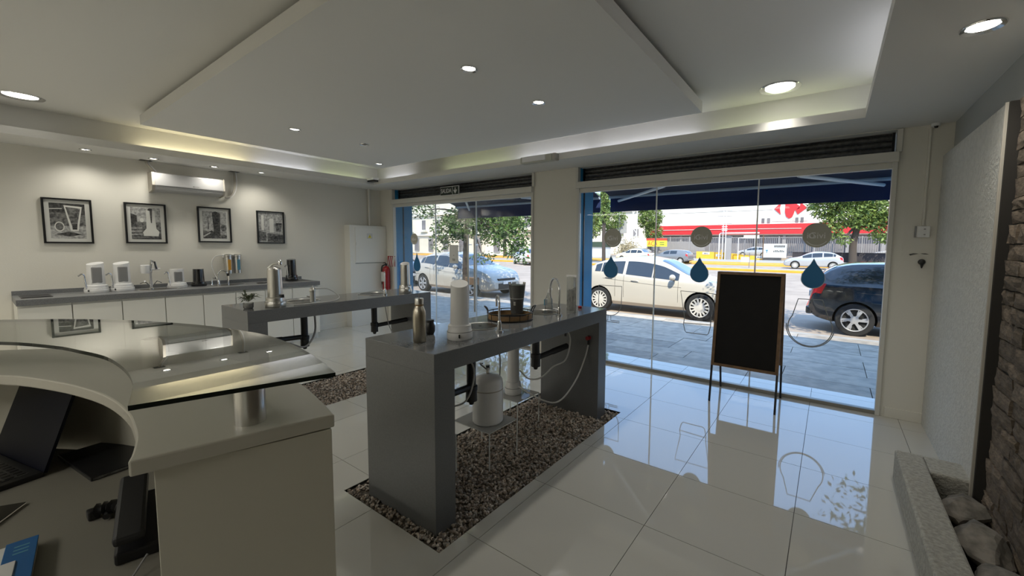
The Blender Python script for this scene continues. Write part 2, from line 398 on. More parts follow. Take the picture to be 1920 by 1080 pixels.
tube_lamp(xt, 3.3, xt, 4.05, 'tubeg', 'greenish tube in the left ceiling trough by the corner')
tube_lamp(-6.45, yt, -5.75, yt, 'tubew', 'cool white tube in the front ceiling trough by the corner')
tube_lamp(-4.9, yt, -3.6, yt, 'tubeg', 'greenish tube in the front ceiling trough over the doors')
tube_lamp(-3.5, yt, -2.4, yt, 'tubew', 'cool white tube in the front ceiling trough over the pillar')
tube_lamp(-2.3, yt, -1.15, yt, 'tubew', 'cool white tube in the front ceiling trough over the wide window')
tube_lamp(-1.0, yt, .1, yt, 'tubeg', 'greenish tube in the front ceiling trough at the right end')
tube_lamp(xr, 3.0, xr, 4.1, 'tubew', 'cool white tube in the right ceiling trough by the window')
tube_lamp(xr, 1.4, xr, 2.6, 'tubew', 'cool white tube in the right ceiling trough near the camera')
# emergency light and small box on the trough lip, sensor
t = thing('emergency_light', 'pale rectangular emergency light fixed on the trough lip above the pillar', 'emergency light', (-3.0, 4.10, 2.53))
MB().box(-3.25, 4.05, 2.515, -2.77, 4.138, 2.60).build('body', 'lampw', t, bevel=.012)
B(-3.21, 4.04, 2.53, -2.86, 4.052, 2.588).build('diffuser', 'white', t, bevel=.004)
B(-2.77, 4.05, 2.515, -2.72, 4.138, 2.60).build('end_cap', 'trimw', t, bevel=.01)
t = thing('junction_box', 'small white box with dark underside hanging at the corner of the light trough', 'box', (-6.46, 4.05, 2.58))
B(-6.58, 4.0, 2.585, -6.36, 4.10, 2.62).build('cover', 'white', t, bevel=.004); B(-6.57, 4.005, 2.56, -6.37, 4.095, 2.585).build('vent', 'black', t)
t = thing('ceiling_sensor', 'small white sensor with black eye high in the right window corner', 'sensor', (.648, 4.63, 2.50))
MB().lathe(.648, 4.63, [(.03, 2.53), (.03, 2.51), (.012, 2.50)], 16).build('housing', 'white', t, smooth=True)
MB().lathe(.648, 4.615, [(.014, 2.505), (.01, 2.49)], 12).build('eye', 'black', t, smooth=True)

# ------------------------------------------------------------------ shop front: frames, glass, shutters
def frame_window(nm, x0, x1, joints):
    w = MB()
    w.box(x0, 4.60, 2.25, x1, 4.72, 2.33); w.box(x0+.0, 4.655, 2.195, x1, 4.70, 2.25)
    w.box(x0, 4.64, 0, x0+.035, 4.70, 2.25); w.box(x1-.035, 4.64, 0, x1, 4.70, 2.25)
    w.box(x0-.02, 4.635, 2.33, x0+.02, 4.70, ZO); w.box(x1-.02, 4.635, 2.33, x1+.02, 4.70, ZO)
    fr = struct(w.build(nm, 'alu', bevel=.004))
    MB().box(x0+.035, 4.655, 0, x1-.035, 4.715, .035).build('sill', 'sill', fr, bevel=.004)
    js = [x0+.035]+joints+[x1-.035]
    for i in range(len(js)-1):
        B(js[i]+.003, 4.680, .035, js[i+1]-.003, 4.690, 2.20).build('pane', 'glass', fr)
    for j in joints: B(j-.006, 4.676, .035, j+.006, 4.694, 2.20).build('joint_strip', 'acryl', fr)
    return fr
win1 = frame_window('window_1', OR[0], OR[1], [-1.707, -.640])
door1 = frame_window('door_1', OL[0], OL[1], [-5.62, -4.645])
for x, n in ((-4.745, 'steel tube handle of left door leaf'), (-4.60, 'steel tube handle of right door leaf')):
    MB().tube([(x, 4.60, .44), (x, 4.60, 1.66)], .016, 12).box(x-.008, 4.60, .56, x+.008, 4.68, .575).box(x-.008, 4.60, 1.5, x+.008, 4.68, 1.515).build('handle', 'steel', door1, smooth=True)
# roller shutters: every slat its own piece
def shutter(nm, x0, x1, label):
    s = thing('roller_shutter', label, 'shutter', ((x0+x1)/2, 4.80, 2.33))
    z = 2.315
    for k in range(5):
        h = .048; mb = MB(); n = 6
        prof = [(4.80-.014*math.sin(PI*i/n), z+h*i/n) for i in range(n+1)]+[(4.815, z+h), (4.815, z)]
        mb.yz(prof, x0+.02, x1-.02).build('slat', 'shut', s)
        z += h+.002
    B(x0+.02, 4.775, 2.30, x1-.02, 4.825, 2.318).build('bottom_bar', 'black', s)
    for x in (x0+.018, x1-.04): B(x, 4.77, 2.25, x+.02, 4.83, ZO).build('guide', 'black', s)
shutter('a', OL[0], OL[1], 'rolled dark metal shutter over the glass doors')
shutter('b', OR[0], OR[1], 'rolled dark metal shutter over the wide window')
# exit sign
t = thing('exit_sign', 'dark green exit sign reading SALIDA with down arrow over doors', 'sign', (-5.14, 4.58, 2.31))
B(-5.36, 4.575, 2.305, -4.92, 4.585, 2.45).build('plate', 'txtw', t)
B(-5.35, 4.570, 2.315, -5.075, 4.576, 2.44).build('word_panel', 'signg', t); B(-5.06, 4.570, 2.315, -4.93, 4.576, 2.44).build('arrow_panel', 'signg', t)
text('word', 'SALIDA', .098, (-5.212, 4.568, 2.378), t, 'txtw', scale=(.78, 1, 1))
MB().xz([(-5.0, 2.425), (-4.99, 2.425), (-4.986, 2.37), (-4.965, 2.39), (-4.955, 2.38), (-4.995, 2.325), (-5.035, 2.38), (-5.025, 2.39), (-5.004, 2.37)], 4.565, 4.571).build('arrow', 'txtw', t)
# paper and house number on the door glass
t = thing('paper_notice', 'white paper notice taped inside the glass door under the number', 'notice', (-5.155, 4.675, 1.19))
B(-5.262, 4.672, 1.196, -5.05, 4.677, 1.50).build('sheet', 'paper', t)
B(-5.19, 4.670, 1.235, -5.125, 4.6725, 1.275).build('print', 'print_l', t); B(-5.17, 4.670, 1.32, -5.145, 4.6725, 1.335).build('print', 'print_l', t)
n_ = text('house_number', '2381', .155, (-5.11, 4.692, 1.43), None, 'txtw', scale=(-.78, 1, 1), ext=.001); tag(n_, 'white house number 2381 seen mirrored on the glass door', 'number')
# disc decals
def disc_decal(x, z, r, label):
    t = thing('disc_decal', label, 'sticker', (x, 4.675, z-r), 0, 'round grey stickers along the shop glass')
    MB().xz(arc(x, z, r, 0, 360, 40)[:-1], 4.6745, 4.678).build('disc', 'decal', t)
    MB().xz(arc(x, z, r*.86, 215, 325, 16)+arc(x, z, r*.80, 325, 215, 16), 4.672, 4.6746).build('lower_arc', 'txtw', t)
    MB().tube([(x+a, 4.6735, z+b) for a, b in arc(-r*.36, -.005, r*.19, 0, 360, 16)[:-1]], .0035, 5, closed=True).build('ring', 'txtw', t)
    text('word', 'iGivi', r*.72, (x-r*.05, 4.673, z-.005), t, 'txtw', ext=.001)
disc_decal(-2.256, 1.608, .117, 'round grey sticker with white letters beside the blue pilaster')
disc_decal(-1.184, 1.614, .115, 'round grey sticker with white letters in the middle of the wide window')
disc_decal(-.122, 1.625, .117, 'round grey sticker with white letters in front of the far tree')
disc_decal(-6.196, 1.603, .10, 'round grey sticker with white letters on the glass doors')
def drop_decal(x, z0, z1, w, label):
    h = z1-z0; r = w/2; cz = z0+r*1.02
    def shape(g):
        a = arc(x, cz, r+g, 195, 345, 22)
        rt = [(x+(r+g)*.985, cz-.01), (x+(r+g)*.93, cz+h*.13), (x+(r+g)*.62, cz+h*.32), (x+(r+g)*.27, cz+h*.48), (x, z1+g*2.2)]
        return a+rt+[(2*x-p[0], p[1]) for p in rt[:-1][::-1]]
    t = thing('drop_decal', label, 'sticker', (x, 4.675, z0), 0, 'blue drop stickers along the shop glass')
    MB().xz(shape(.006), 4.677, 4.679).build('border', 'dropedge', t); MB().xz(shape(0), 4.6735, 4.6775).build('drop', 'drop', t)
drop_decal(-2.276, 1.102, 1.373, .195, 'blue water drop sticker beside the blue pilaster')
drop_decal(-1.193, 1.112, 1.380, .192, 'blue water drop sticker left of the blackboard')
drop_decal(-.133, 1.117, 1.392, .190, 'blue water drop sticker right of the blackboard')
drop_decal(-6.13, 1.02, 1.35, .19, 'blue water drop sticker on the glass doors')
def line_decal(name, paths, label):
    mb = MB()
    for p, c in paths: mb.tube([(x, 4.676, z) for x, z in p], .0045, 5, closed=c)
    tag(mb.build(name, 'decalline'), label, 'sticker', 'thin outline stickers low on the shop glass')
line_decal('outline_decal', [([(-2.437, .72), (-2.437, 1.003), (-2.117, 1.003), (-2.12, .80)]+arc(-2.28, .78, .16, 0, -120, 8), False), ([(-2.30, .62), (-2.30, .56), (-2.366, .55), (-2.366, .54), (-2.141, .54), (-2.141, .56), (-2.26, .56), (-2.26, .62)], False)], 'thin outline sticker of a stemmed cup beside the console end')
line_decal('outline_decal', [([(-1.389, 1.001), (-1.007, .993), (-1.05, .70), (-1.05, .63), (-1.068, .547), (-1.085, .53), (-1.31, .53), (-1.325, .545), (-1.345, .62), (-1.335, .70)], True), ([(-1.345, .635), (-1.055, .645)], False)], 'thin outline sticker of a beaker left of the blackboard')
line_decal('outline_decal', [([(-.243, 1.004), (-.047, 1.008)]+arc(-.136, .73, .182, 35, -215, 26), True), (arc(-.136, .735, .196, -10, -185, 20), False)], 'thin outline sticker of a round cup right of the blackboard')
line_decal('outline_decal', [([(-6.20, .75), (-6.20, .98), (-5.97, .98), (-5.98, .70)], False)], 'thin outline sticker on the glass doors')

# ------------------------------------------------------------------ gravel beds
def ico():
    p = (1+5**.5)/2; v = [(-1, p, 0), (1, p, 0), (-1, -p, 0), (1, -p, 0), (0, -1, p), (0, 1, p), (0, -1, -p), (0, 1, -p), (p, 0, -1), (p, 0, 1), (-p, 0, -1), (-p, 0, 1)]
    f = [(0, 11, 5), (0, 5, 1), (0, 1, 7), (0, 7, 10), (0, 10, 11), (1, 5, 9), (5, 11, 4), (11, 10, 2), (10, 7, 6), (7, 1, 8), (3, 9, 4), (3, 4, 2), (3, 2, 6), (3, 6, 8), (3, 8, 9), (4, 9, 5), (2, 4, 11), (6, 2, 10), (8, 6, 7), (9, 8, 1)]
    l = math.sqrt(1+p*p); return [tuple(c/l for c in a) for a in v], f
IV, IF = ico()
PEB = [mat('gravel %s' % n, tuple(q*1.75 for q in c), .85) for n, c in (('tan', (.26, .215, .175)), ('brown', (.16, .13, .105)), ('grey', (.23, .215, .195)), ('pale', (.38, .34, .30)), ('umber', (.10, .085, .07)))]
def pebble_verts(s, rnd):
    q = Matrix.Rotation(rnd.uniform(0, 6.28), 3, Vector((rnd.uniform(-1, 1), rnd.uniform(-1, 1), rnd.uniform(-1, 1))).normalized())
    a, b, c = s*rnd.uniform(.8, 1.3), s*rnd.uniform(.6, 1.0), s*rnd.uniform(.4, .7)
    return [q @ Vector((v[0]*a*rnd.uniform(.75, 1.1), v[1]*b*rnd.uniform(.75, 1.1), v[2]*c*rnd.uniform(.75, 1.1))) for v in IV]
rnd = random.Random(3); PM = []
for k in range(15):
    mb = MB(); mb.add(pebble_verts(.0125, rnd), IF); PM.append(mb.mesh('pebble', PEB[k % 5]))
def gravel(bed, legs, label, singles, count):
    x0, y0, x1, y1 = bed; t = thing('gravel_bed', label, 'gravel', ((x0+x1)/2, (y0+y1)/2, -.03))
    B(x0, y0, -.034, x1, y1, -.022).build('sand', 'stonew', t)
    mb = MB(); pts = []
    for k in range(count):
        x, y = rnd.uniform(x0+.012, x1-.012), rnd.uniform(y0+.012, y1-.012)
        if any(a-.004 < x < c+.004 and b-.004 < y < d+.004 for a, b, c, d in legs): continue
        pts.append((x, y, rnd.uniform(-.020, -.006)))
    pts.sort(key=lambda p: p[0]**2+p[1]**2)
    for k, p in enumerate(pts):
        if k < singles:
            o = bpy.data.objects.new('pebble', PM[rnd.randrange(15)]); COL.objects.link(o); o.parent = t; o.location = Vector(p)-t.location; s = rnd.uniform(.8, 1.25); o.scale = (s, s, s); o.rotation_euler = (0, 0, rnd.uniform(0, 6.28))
        else:
            mb.mi(rnd.choice((0, 0, 0, 1, 1, 2, 2, 3, 4))).add([v+Vector(p) for v in pebble_verts(rnd.uniform(.009, .014), rnd)], IF)
    mb.build('pebbles', PEB, t, kind='stuff')
LEG1 = [(-2.22, 1.32, -1.607, 1.455), (-2.22, 3.10, -1.607, 3.24)]; LEG2 = [(-4.40, 1.27, -3.82, 1.41), (-4.40, 2.96, -3.82, 3.10)]
gravel(BED1, LEG1, 'brown gravel bed under the near grey console', 300, 8000)
gravel(BED2, LEG2, 'brown gravel bed under the far grey console', 0, 5600)

# ------------------------------------------------------------------ consoles
def sink_hole(mb, x, y, r): pass
def round_sink(x, y, z, r, label, depth=.12):
    t = thing('round_sink', label, 'sink', (x, y, z-depth), 0, 'round steel sinks')
    MB().lathe(x, y, [(r*1.0, z+.001), (r*1.0, z+.005), (r*.93, z+.006), (r*.90, z+.002)], 32, cap=False).build('rim', 'steel', t, smooth=True)
    MB().lathe(x, y, [(r*.90, z+.003), (r*.86, z+.0012), (r*.2, z+.0011)], 32).build('bowl', 'sinkbowl', t, smooth=True)
    MB().lathe(x, y, [(r*.2, z+.0015), (r*.1, z+.003)], 16).build('drain', 'chrome', t, smooth=True)
M['sinkbowl'] = mat('dark steel bowl', (.05, .045, .04), .25, metal=.7)
def console(legs, label, z=.95, th=.106):
    x0, y0, x1 = legs[0][0], legs[0][1], legs[0][2]; y1 = legs[1][3]
    t = thing('sink_console', label, 'console', ((x0+x1)/2, (y0+y1)/2, -.02))
    B(x0, y0, z-th, x1, y1, z-.001).build('top_slab', 'console', t, bevel=.002)
    B(x0+.002, y0+.002, z-.001, x1-.002, y1-.002, z).build('top_face', 'consoletop', t)
    for a in legs: B(a[0], a[1], -.02, a[2], a[3], z-th).build('leg', 'console', t)
console(LEG1, 'near grey slab console on two wide legs in the middle of the floor')
console(LEG2, 'far grey slab console on two wide legs before the left counter')

def gooseneck(x, y, z, h, reach, ang, label, name='faucet', r=.007, m='chrome', lever=True, drop=.05):
    t = thing(name, label, 'faucet', (x, y, z)); c, s = math.cos(ang), math.sin(ang); rr = reach/2
    pts = [(x, y, z), (x, y, z+h-rr)]+[(x+c*(rr-rr*math.cos(a)), y+s*(rr-rr*math.cos(a)), z+h-rr+rr*math.sin(a)) for a in [PI*i/10 for i in range(1, 11)]]
    pts.append((x+c*reach, y+s*reach, z+h-rr-drop))
    MB().tube(pts, r, 10).build('spout', m, t, smooth=True)
    MB().lathe(x, y, [(.026, z), (.026, z+.008), (.015, z+.014), (.013, z+.06), (.010, z+.07)], 18).build('base', m, t, smooth=True)
    if lever: MB().tube([(x, y, z+.045), (x-s*.05, y+c*.05, z+.06)], [.008, .005], 8).build('lever', m, t, smooth=True)
    return t
# ---- water filters (tall housings)
def water_filter(x, y, z, r, h, m, label, slant=.03, spout=None, grill=False, group=None, handle=False, knob=True, name='water_filter', spout_m='chrome', strip=False):
    t = thing(name, label, 'water filter', (x, y, z), 0, group)
    MB().lathe(x, y, [(r*.96, z), (r, z+.006), (r, z+h*.13), (r*.95, z+h*.15), (r*.95, z+h*.155), (r*.93, z+h*.16), (r*.90, z+h*.25), (r*.80, z+h*.27)], 32).build('base', m, t, smooth=True)
    MB().lathe(x, y, [(r*1.004, z+h*.135), (r*1.004, z+h*.14)], 32).build('seam_ring', 'dark', t)
    n = 32; rb, rt = r*.74, r*.68; mb = MB(); zz = [z+h*.26, z+h*.6, z+h]
    vs = []
    for i, q in enumerate(zz):
        rr = rb+(rt-rb)*i/2
        for k in range(n):
            a = 2*PI*k/n; dx, dy = rr*math.cos(a), rr*math.sin(a)
            vs.append((x+dx, y+dy, q+(slant*(dy-dx)/rt*.6 if i == 2 else 0)))
    fs = [(i*n+k, i*n+(k+1) % n, (i+1)*n+(k+1) % n, (i+1)*n+k) for i in range(2) for k in range(n)]+[tuple(range(2*n, 3*n))]
    mb.add(vs, fs).build('body', m, t, smooth=True)
    if knob: MB().lathe(0, 0, [(.011, 0), (.011, .008), (.004, .009)], 14).xform(Matrix.Translation((x+r*.75, y-r*.66, z+h*.08)) @ Matrix.Rotation(-PI*.27, 4, 'Z') @ Matrix.Rotation(PI/2, 4, 'X')).build('knob', 'black', t, smooth=True)
    if strip: MB().tube([(x+rb*.80, y-rb*.65, z+h*.28), (x+rb*.92, y-rb*.30, z+h*.6), (x+rt*.8, y-rt*.55, z+h*.93)], .006, 6).build('trim_strip', 'white', t, smooth=True)
    if grill:
        B(x+rb*.6, y-rb*.55, z+h*.33, x+rb*1.01, y+rb*.55, z+h*.88).build('window_panel', 'hoseg', t, bevel=.01)
    if spout:
        sx, sy, sh = spout
        p = bez([(x+sx*r*.9, y+sy*r*.9, z+.03), (x+sx*r*1.05, y+sy*r*1.05, z+sh*.7), (x+sx*(r*1.1), y+sy*(r*1.1), z+sh*.93), (x+sx*(r*1.32), y+sy*(r*1.32), z+sh), (x+sx*(r*1.6), y+sy*(r*1.6), z+sh*.9)], 5)
        MB().tube(p, .0075, 8).build('spout', spout_m, t, smooth=True)
    if handle:
        MB().lathe(x, y, [(rt*.98, z+h), (rt*.9, z+h*1.04), (rt*.3, z+h*1.08), (.012, z+h*1.09)], 24).build('lid', m, t, smooth=True)
        MB().tube(bez([(x-rt*.7, y-rt*.7, z+h*1.02), (x-rt*.2, y-rt*.1, z+h*1.13), (x+rt*.3, y+rt*.4, z+h*1.16), (x+rt*.6, y+rt*.75, z+h*1.22)], 5), .008, 8).build('tap_arm', 'steel', t, smooth=True)
        MB().lathe(x+rt*.55, y+rt*.7, [(.014, z+h*1.12), (.016, z+h*1.2), (.008, z+h*1.26)], 14).build('tap_head', 'chrome', t, smooth=True)
        B(x+r*.74, y+r*.25, z+h*.25, x+r*.92, y+r*.55, z+h*.34).build('switch', 'black', t, bevel=.004)
    return t
# ---- near console: things on top
t = thing('steel_bottle', 'brushed steel drinking bottle with capped neck on the near console', 'bottle', (-1.886, 1.449, .95))
MB().lathe(-1.886, 1.449, [(.033, .95), (.036, .955), (.036, 1.10), (.034, 1.125), (.026, 1.148), (.021, 1.158), (.021, 1.168)], 32).build('body', 'bronze', t, smooth=True)
MB().lathe(-1.886, 1.449, [(.024, 1.166), (.024, 1.196), (.022, 1.200)], 24).build('cap', 'steel', t, smooth=True)
MB().lathe(-1.886, 1.449, [(.0245, 1.158), (.0245, 1.166)], 24).build('cap_ring', 'wood', t)
MB().tube([(-1.886+.0, 1.449, 1.198), (-1.886, 1.449, 1.225)], .0035, 6).build('loop', 'hoseg', t)
t = thing('black_cup', 'small black lidded jar behind the steel bottle', 'jar', (-2.0, 1.615, .95))
MB().lathe(-2.0, 1.615, [(.022, .95), (.03, .97), (.03, 1.0), (.022, 1.025)], 20).build('body', 'black', t, smooth=True)
MB().lathe(-2.0, 1.615, [(.024, 1.025), (.024, 1.04)], 20).build('lid', 'rubber', t, smooth=True)
water_filter(-1.776, 1.651, .95, .074, .325, 'white', 'tall white water filter housing on the near console', slant=.022, strip=False, name='water_filter')
round_sink(-1.93, 1.98, .95, .13, 'round steel sink beside the tall white filter')
gooseneck(-1.711, 1.928, .95, .226, .09, 2.5, 'thin chrome tap in front of the round tray', drop=.03)
t = thing('wire_tray', 'round black wire tray with bamboo band on the near console', 'tray', (-1.95, 2.32, .95))
cx, cy, tr = -1.95, 2.32, .168
MB().lathe(cx, cy, [(tr*.97, .951), (tr*.97, .956)], 40).build('base_plate', 'black', t, smooth=True)
MB().lathe(cx, cy, [(tr*.955, .957), (tr*.97, .957), (tr*.975, .992), (tr*.96, .992)], 40, cap=False).build('band', 'wood', t, smooth=True)
for zz, rr in ((.957, tr), (1.005, tr*1.02)): MB().tube([(cx+rr*math.cos(2*PI*k/40), cy+rr*math.sin(2*PI*k/40), zz) for k in range(40)], .004, 6, closed=True).build('ring', 'black', t, smooth=True)
for k in range(14):
    a = 2*PI*k/14; MB().tube([(cx+tr*math.cos(a), cy+tr*math.sin(a), .957), (cx+tr*1.02*math.cos(a), cy+tr*1.02*math.sin(a), 1.005)], .0025, 5).build('upright', 'black', t)
for a0 in (.75, .75+PI):
    p = []
    for u in range(9):
        q = a0-.32+.64*u/8; lift = .045*math.sin(PI*u/8)**.5; p.append((cx+(tr*1.02+.02*math.sin(PI*u/8))*math.cos(q), cy+(tr*1.02+.02*math.sin(PI*u/8))*math.sin(q), 1.005+lift))
    MB().tube(p, .0045, 6).build('handle', 'black', t, smooth=True)
t = thing('charcoal_glass', 'flared glass full of black granules standing by the tray', 'glass', (-1.995, 2.455, .957))
X, Y = -1.995, 2.455
MB().lathe(X, Y, [(.046, .957), (.047, .985)], 28).build('foot', 'cglass', t, smooth=True)
MB().lathe(X, Y, [(.046, .975), (.050, 1.06), (.064, 1.195)], 28).build('granules', 'black', t, smooth=True)
MB().lathe(X, Y, [(.048, .975), (.052, 1.06), (.069, 1.215)], 28, cap=False).build('wall', 'cglass', t, smooth=True)
MB().tube([(X+.054*math.cos(2*PI*k/28), Y+.054*math.sin(2*PI*k/28), 1.09) for k in range(28)], .0025, 5, closed=True).build('level_ring', 'steel', t)
B(X+.012, Y-.056, 1.04, X+.030, Y-.050, 1.066).build('label_print', 'print_l', t)
round_sink(-1.93, 2.72, .95, .13, 'round steel sink before the goosenecked tap')
gooseneck(-1.737, 2.664, .95, .288, .19, 2.55, 'tall chrome gooseneck tap on the near console', r=.0075, drop=.07)
t = thing('spray_bottle', 'small clear spray bottle near the window end of the near console', 'bottle', (-2.02, 2.93, .95))
MB().lathe(-2.02, 2.93, [(.034, .95), (.036, .96), (.034, 1.03), (.014, 1.075), (.013, 1.09)], 20).build('body', 'bag', t, smooth=True)
MB().tube(bez([(-2.02, 2.93, 1.085), (-2.015, 2.93, 1.11), (-1.985, 2.925, 1.125)], 4), .011, 8).build('trigger_head', 'white', t, smooth=True)
B(-2.055, 2.905, .975, -2.047, 2.95, 1.03).build('sticker', 'cblue', t)
t = thing('pebble_bag', 'clear plastic bag of pale pebbles at the window end of the console', 'bag', (-1.745, 2.86, .95))
bx, by = -1.745, 2.86
MB().grid(lambda u, v: (bx+(-.045+.09*u), by-(.022*math.sin(PI*u)*(1-.75*max(0, v-.62)/.38))-.001, .951+.30*v), 8, 10).grid(lambda u, v: (bx+(.045-.09*u), by+(.022*math.sin(PI*u)*(1-.75*max(0, v-.62)/.38))+.001, .951+.30*v), 8, 10).build('film', 'bag', t, smooth=True)
B(bx-.048, by-.004, 1.245, bx+.048, by+.004, 1.262).build('seal', 'white', t)
mb = MB()
for k in range(260):
    u = rnd.uniform(-1, 1); mb.mi(rnd.choice((0, 0, 1))).add([v*.55+Vector((bx+u*.036, by+rnd.uniform(-.014, .014)*(1-abs(u)*.6), .96+rnd.uniform(0, .19))) for v in pebble_verts(.014, rnd)], IF)
mb.build('pebbles', ['pebblew', 'print_l'], t, kind='stuff')
tag(MB().lathe(-1.80, 3.10, [(.015, .95), (.018, .955), (.018, .966), (.010, .972)], 18).build('red_valve_cap', 'red', smooth=True), 'small dark red cap beside the pebble bag', 'cap')
# ---- under the near console
def drain(x, y, ztop, zbot, arm, label, armz=None):
    t = thing('drain_trap', label, 'drain pipe', (x, y, zbot))
    MB().lathe(x, y, [(.05, ztop), (.05, ztop-.015), (.034, ztop-.03), (.030, ztop-.04), (.030, zbot+.12), (.040, zbot+.115), (.040, zbot+.085), (.036, zbot+.08), (.038, zbot+.015), (.020, zbot+.01), (.014, zbot-.01)], 24).build('bottle_trap', 'rubber', t, smooth=True)
    az = armz or zbot+.11; ax, ay = arm
    p = [(x, y, az), (x+ax*.5, y+ay*.5, az+.008), (x+ax*.52, y+ay*.52, az+.008), (x+ax, y+ay, az+.016)]
    MB().tube(p, [.022, .022, .026, .026], 14).build('outlet_arm', 'rubber', t, smooth=True)
def hose(name, pts, r, m, label, parts=None):
    o = MB().tube(bez(pts, 7), r, 8).build(name, m, smooth=True); tag(o, label, 'hose'); return o
drain(-1.90, 1.865, .843, .46, (.03, -.40), 'black drain trap under the near console by the near leg')
drain(-1.90, 2.58, .843, .52, (.02, .43), 'black drain trap under the near console before its far leg', armz=.60)
# white tank, filters on acrylic tables
def acrylic_table(x0, y0, x1, y1, z, label):
    t = thing('acrylic_table', label, 'stand', ((x0+x1)/2, (y0+y1)/2, -.01))
    B(x0, y0, z-.006, x1, y1, z).build('top', 'acrylsheet', t)
    for a, b, c, d in ((x0, y0, x1, y0), (x1, y0, x1, y1), (x1, y1, x0, y1), (x0, y1, x0, y0)): MB().tube([(a, b, z-.003), (c, d, z-.003)], .0028, 5).build('edge', 'acryl', t)
    for a, b in ((x0, y0), (x1, y0), (x1, y1), (x0, y1)):
        B(a-.003, b-.003, -.012, a+.003, b+.003, z).build('leg', 'acryl', t)
acrylic_table(-2.15, 1.93, -1.80, 2.22, .25, 'clear acrylic stand carrying the white domed tank')
acrylic_table(-2.31, 2.46, -1.99, 2.75, .25, 'clear acrylic stand carrying the slim white filter')
t = thing('pressure_tank', 'white domed water tank under the near console', 'tank', (-1.945, 2.07, .252))
X, Y = -1.945, 2.07
MB().lathe(X, Y, [(.100, .252), (.108, .262), (.108, .53), (.103, .556), (.085, .577), (.05, .592), (.02, .597)], 36).build('shell', 'white', t, smooth=True)
MB().lathe(X, Y, [(.1085, .488), (.1092, .492), (.1085, .496)], 36, cap=False).build('weld_ring', 'trimw', t, smooth=True)
MB().lathe(X, Y, [(.012, .59), (.012, .625), (.018, .628), (.018, .64), (.01, .645)], 14).build('valve', 'steel', t, smooth=True)
MB().lathe(X, Y, [(.014, .64), (.014, .655)], 12).build('valve_cap', 'black', t, smooth=True)
water_filter(-2.15, 2.60, .252, .070, .40, 'white', 'slim white filter housing on the acrylic stand under the console', slant=0, knob=False, name='water_filter')
water_filter(-2.10, 1.66, .25, .07, .40, 'white', 'white filter housing half hidden behind the near console leg', slant=0, knob=False)
acrylic_table(-2.21, 1.52, -1.98, 1.80, .248, 'clear acrylic stand beside the near leg of the console')
hose('water_hose', [(-1.76, 2.80, .84), (-1.75, 2.86, .72), (-1.78, 2.84, .55), (-1.84, 2.74, .50), (-1.90, 2.66, .42), (-2.0, 2.62, .40), (-2.08, 2.60, .46)], .0065, 'hose', 'white hose looping from the trap to the slim filter')
hose('water_hose', [(-1.70, 3.09, .66), (-1.72, 3.06, .52), (-1.74, 2.93, .34), (-1.78, 2.75, .22), (-1.86, 2.62, .25), (-2.08, 2.58, .33)], .0065, 'hose', 'white hose hanging from the red valve on the far leg')
hose('water_hose', [(-1.98, 2.22, .84), (-1.97, 2.23, .62), (-1.96, 2.20, .45), (-1.94, 2.15, .36)], .005, 'hoseg', 'thin grey hose hanging beside the white tank')
hose('water_hose', [(-1.96, 1.80, .84), (-1.86, 1.85, .70), (-1.88, 1.80, .50), (-2.0, 1.70, .45)], .006, 'hose', 'white hose coiled beside the near drain trap')
hose('water_hose', [(-1.90, 1.97, .70), (-1.95, 2.0, .68), (-1.945, 2.07, .62)], .005, 'hoseg', 'short grey hose joining the trap to the tank valve')
t = thing('shutoff_valve', 'dark red shutoff valve on the far leg under the near console', 'valve', (-1.70, 3.08, .66))
MB().tube([(-1.70, 3.10, .70), (-1.70, 3.06, .70)], .018, 12).build('handwheel', 'red', t, smooth=True); MB().tube([(-1.70, 3.085, .72), (-1.70, 3.085, .64)], .011, 10).build('body', 'black', t, smooth=True)
t = thing('angle_valve', 'small black angle valve hanging from the near console slab', 'valve', (-1.76, 2.80, .78))
MB().tube([(-1.76, 2.80, .843), (-1.76, 2.80, .76)], .010, 10).build('body', 'black', t, smooth=True); MB().tube([(-1.76, 2.80, .80), (-1.72, 2.82, .83)], .006, 8).build('lever', 'chrome', t, smooth=True)
# ---- far console
t = thing('potted_plant', 'small leafy plant in a glass cup on the far console', 'plant', (-4.0, 1.34, .95))
X, Y = -4.0, 1.34
MB().lathe(X, Y, [(.03, .95), (.036, .96), (.038, 1.0)], 20).build('cup', 'cglass', t, smooth=True)
MB().lathe(X, Y, [(.027, .953), (.031, .99)], 16).build('soil', 'print_l', t, smooth=True)
mb = MB()
for k in range(34):
    a = rnd.uniform(0, 6.28); L = rnd.uniform(.06, .13); el = rnd.uniform(.1, 1.1); w = .011; d = Vector((math.cos(a), math.sin(a), 0)); s_ = Vector((-math.sin(a), math.cos(a), 0)); b0 = Vector((X, Y, 1.0))+d*.01+Vector((0, 0, rnd.uniform(0, .03)))
    m1 = b0+d*L*.55*math.cos(el)+Vector((0, 0, L*.6*math.sin(el)+.01)); e1 = b0+d*L*math.cos(el)+Vector((0, 0, L*.75*math.sin(el)-.012))
    mb.add([b0, m1-s_*w, e1, m1+s_*w, m1+Vector((0, 0, -.003))], [(0, 1, 4), (1, 2, 4), (2, 3, 4), (3, 0, 4)])
mb.build('leaves', 'leafp', t, kind='stuff')
water_filter(-3.935, 1.52, .95, .078, .325, 'steel', 'steel water filter with domed lid and arm on the far console', slant=0, handle=True, knob=False)
round_sink(-4.13, 1.83, .95, .15, 'round steel sink beside the steel filter on the far console')
t = gooseneck(-3.974, 1.85, .95, .15, .06, 2.6, 'short chrome tap with white hose on the far console', drop=.0)
MB().lathe(-3.974, 1.85, [(.024, .95), (.024, 1.05), (.03, 1.055), (.03, 1.07), (.018, 1.09)], 18).build('filter_head', 'steel', t, smooth=True)
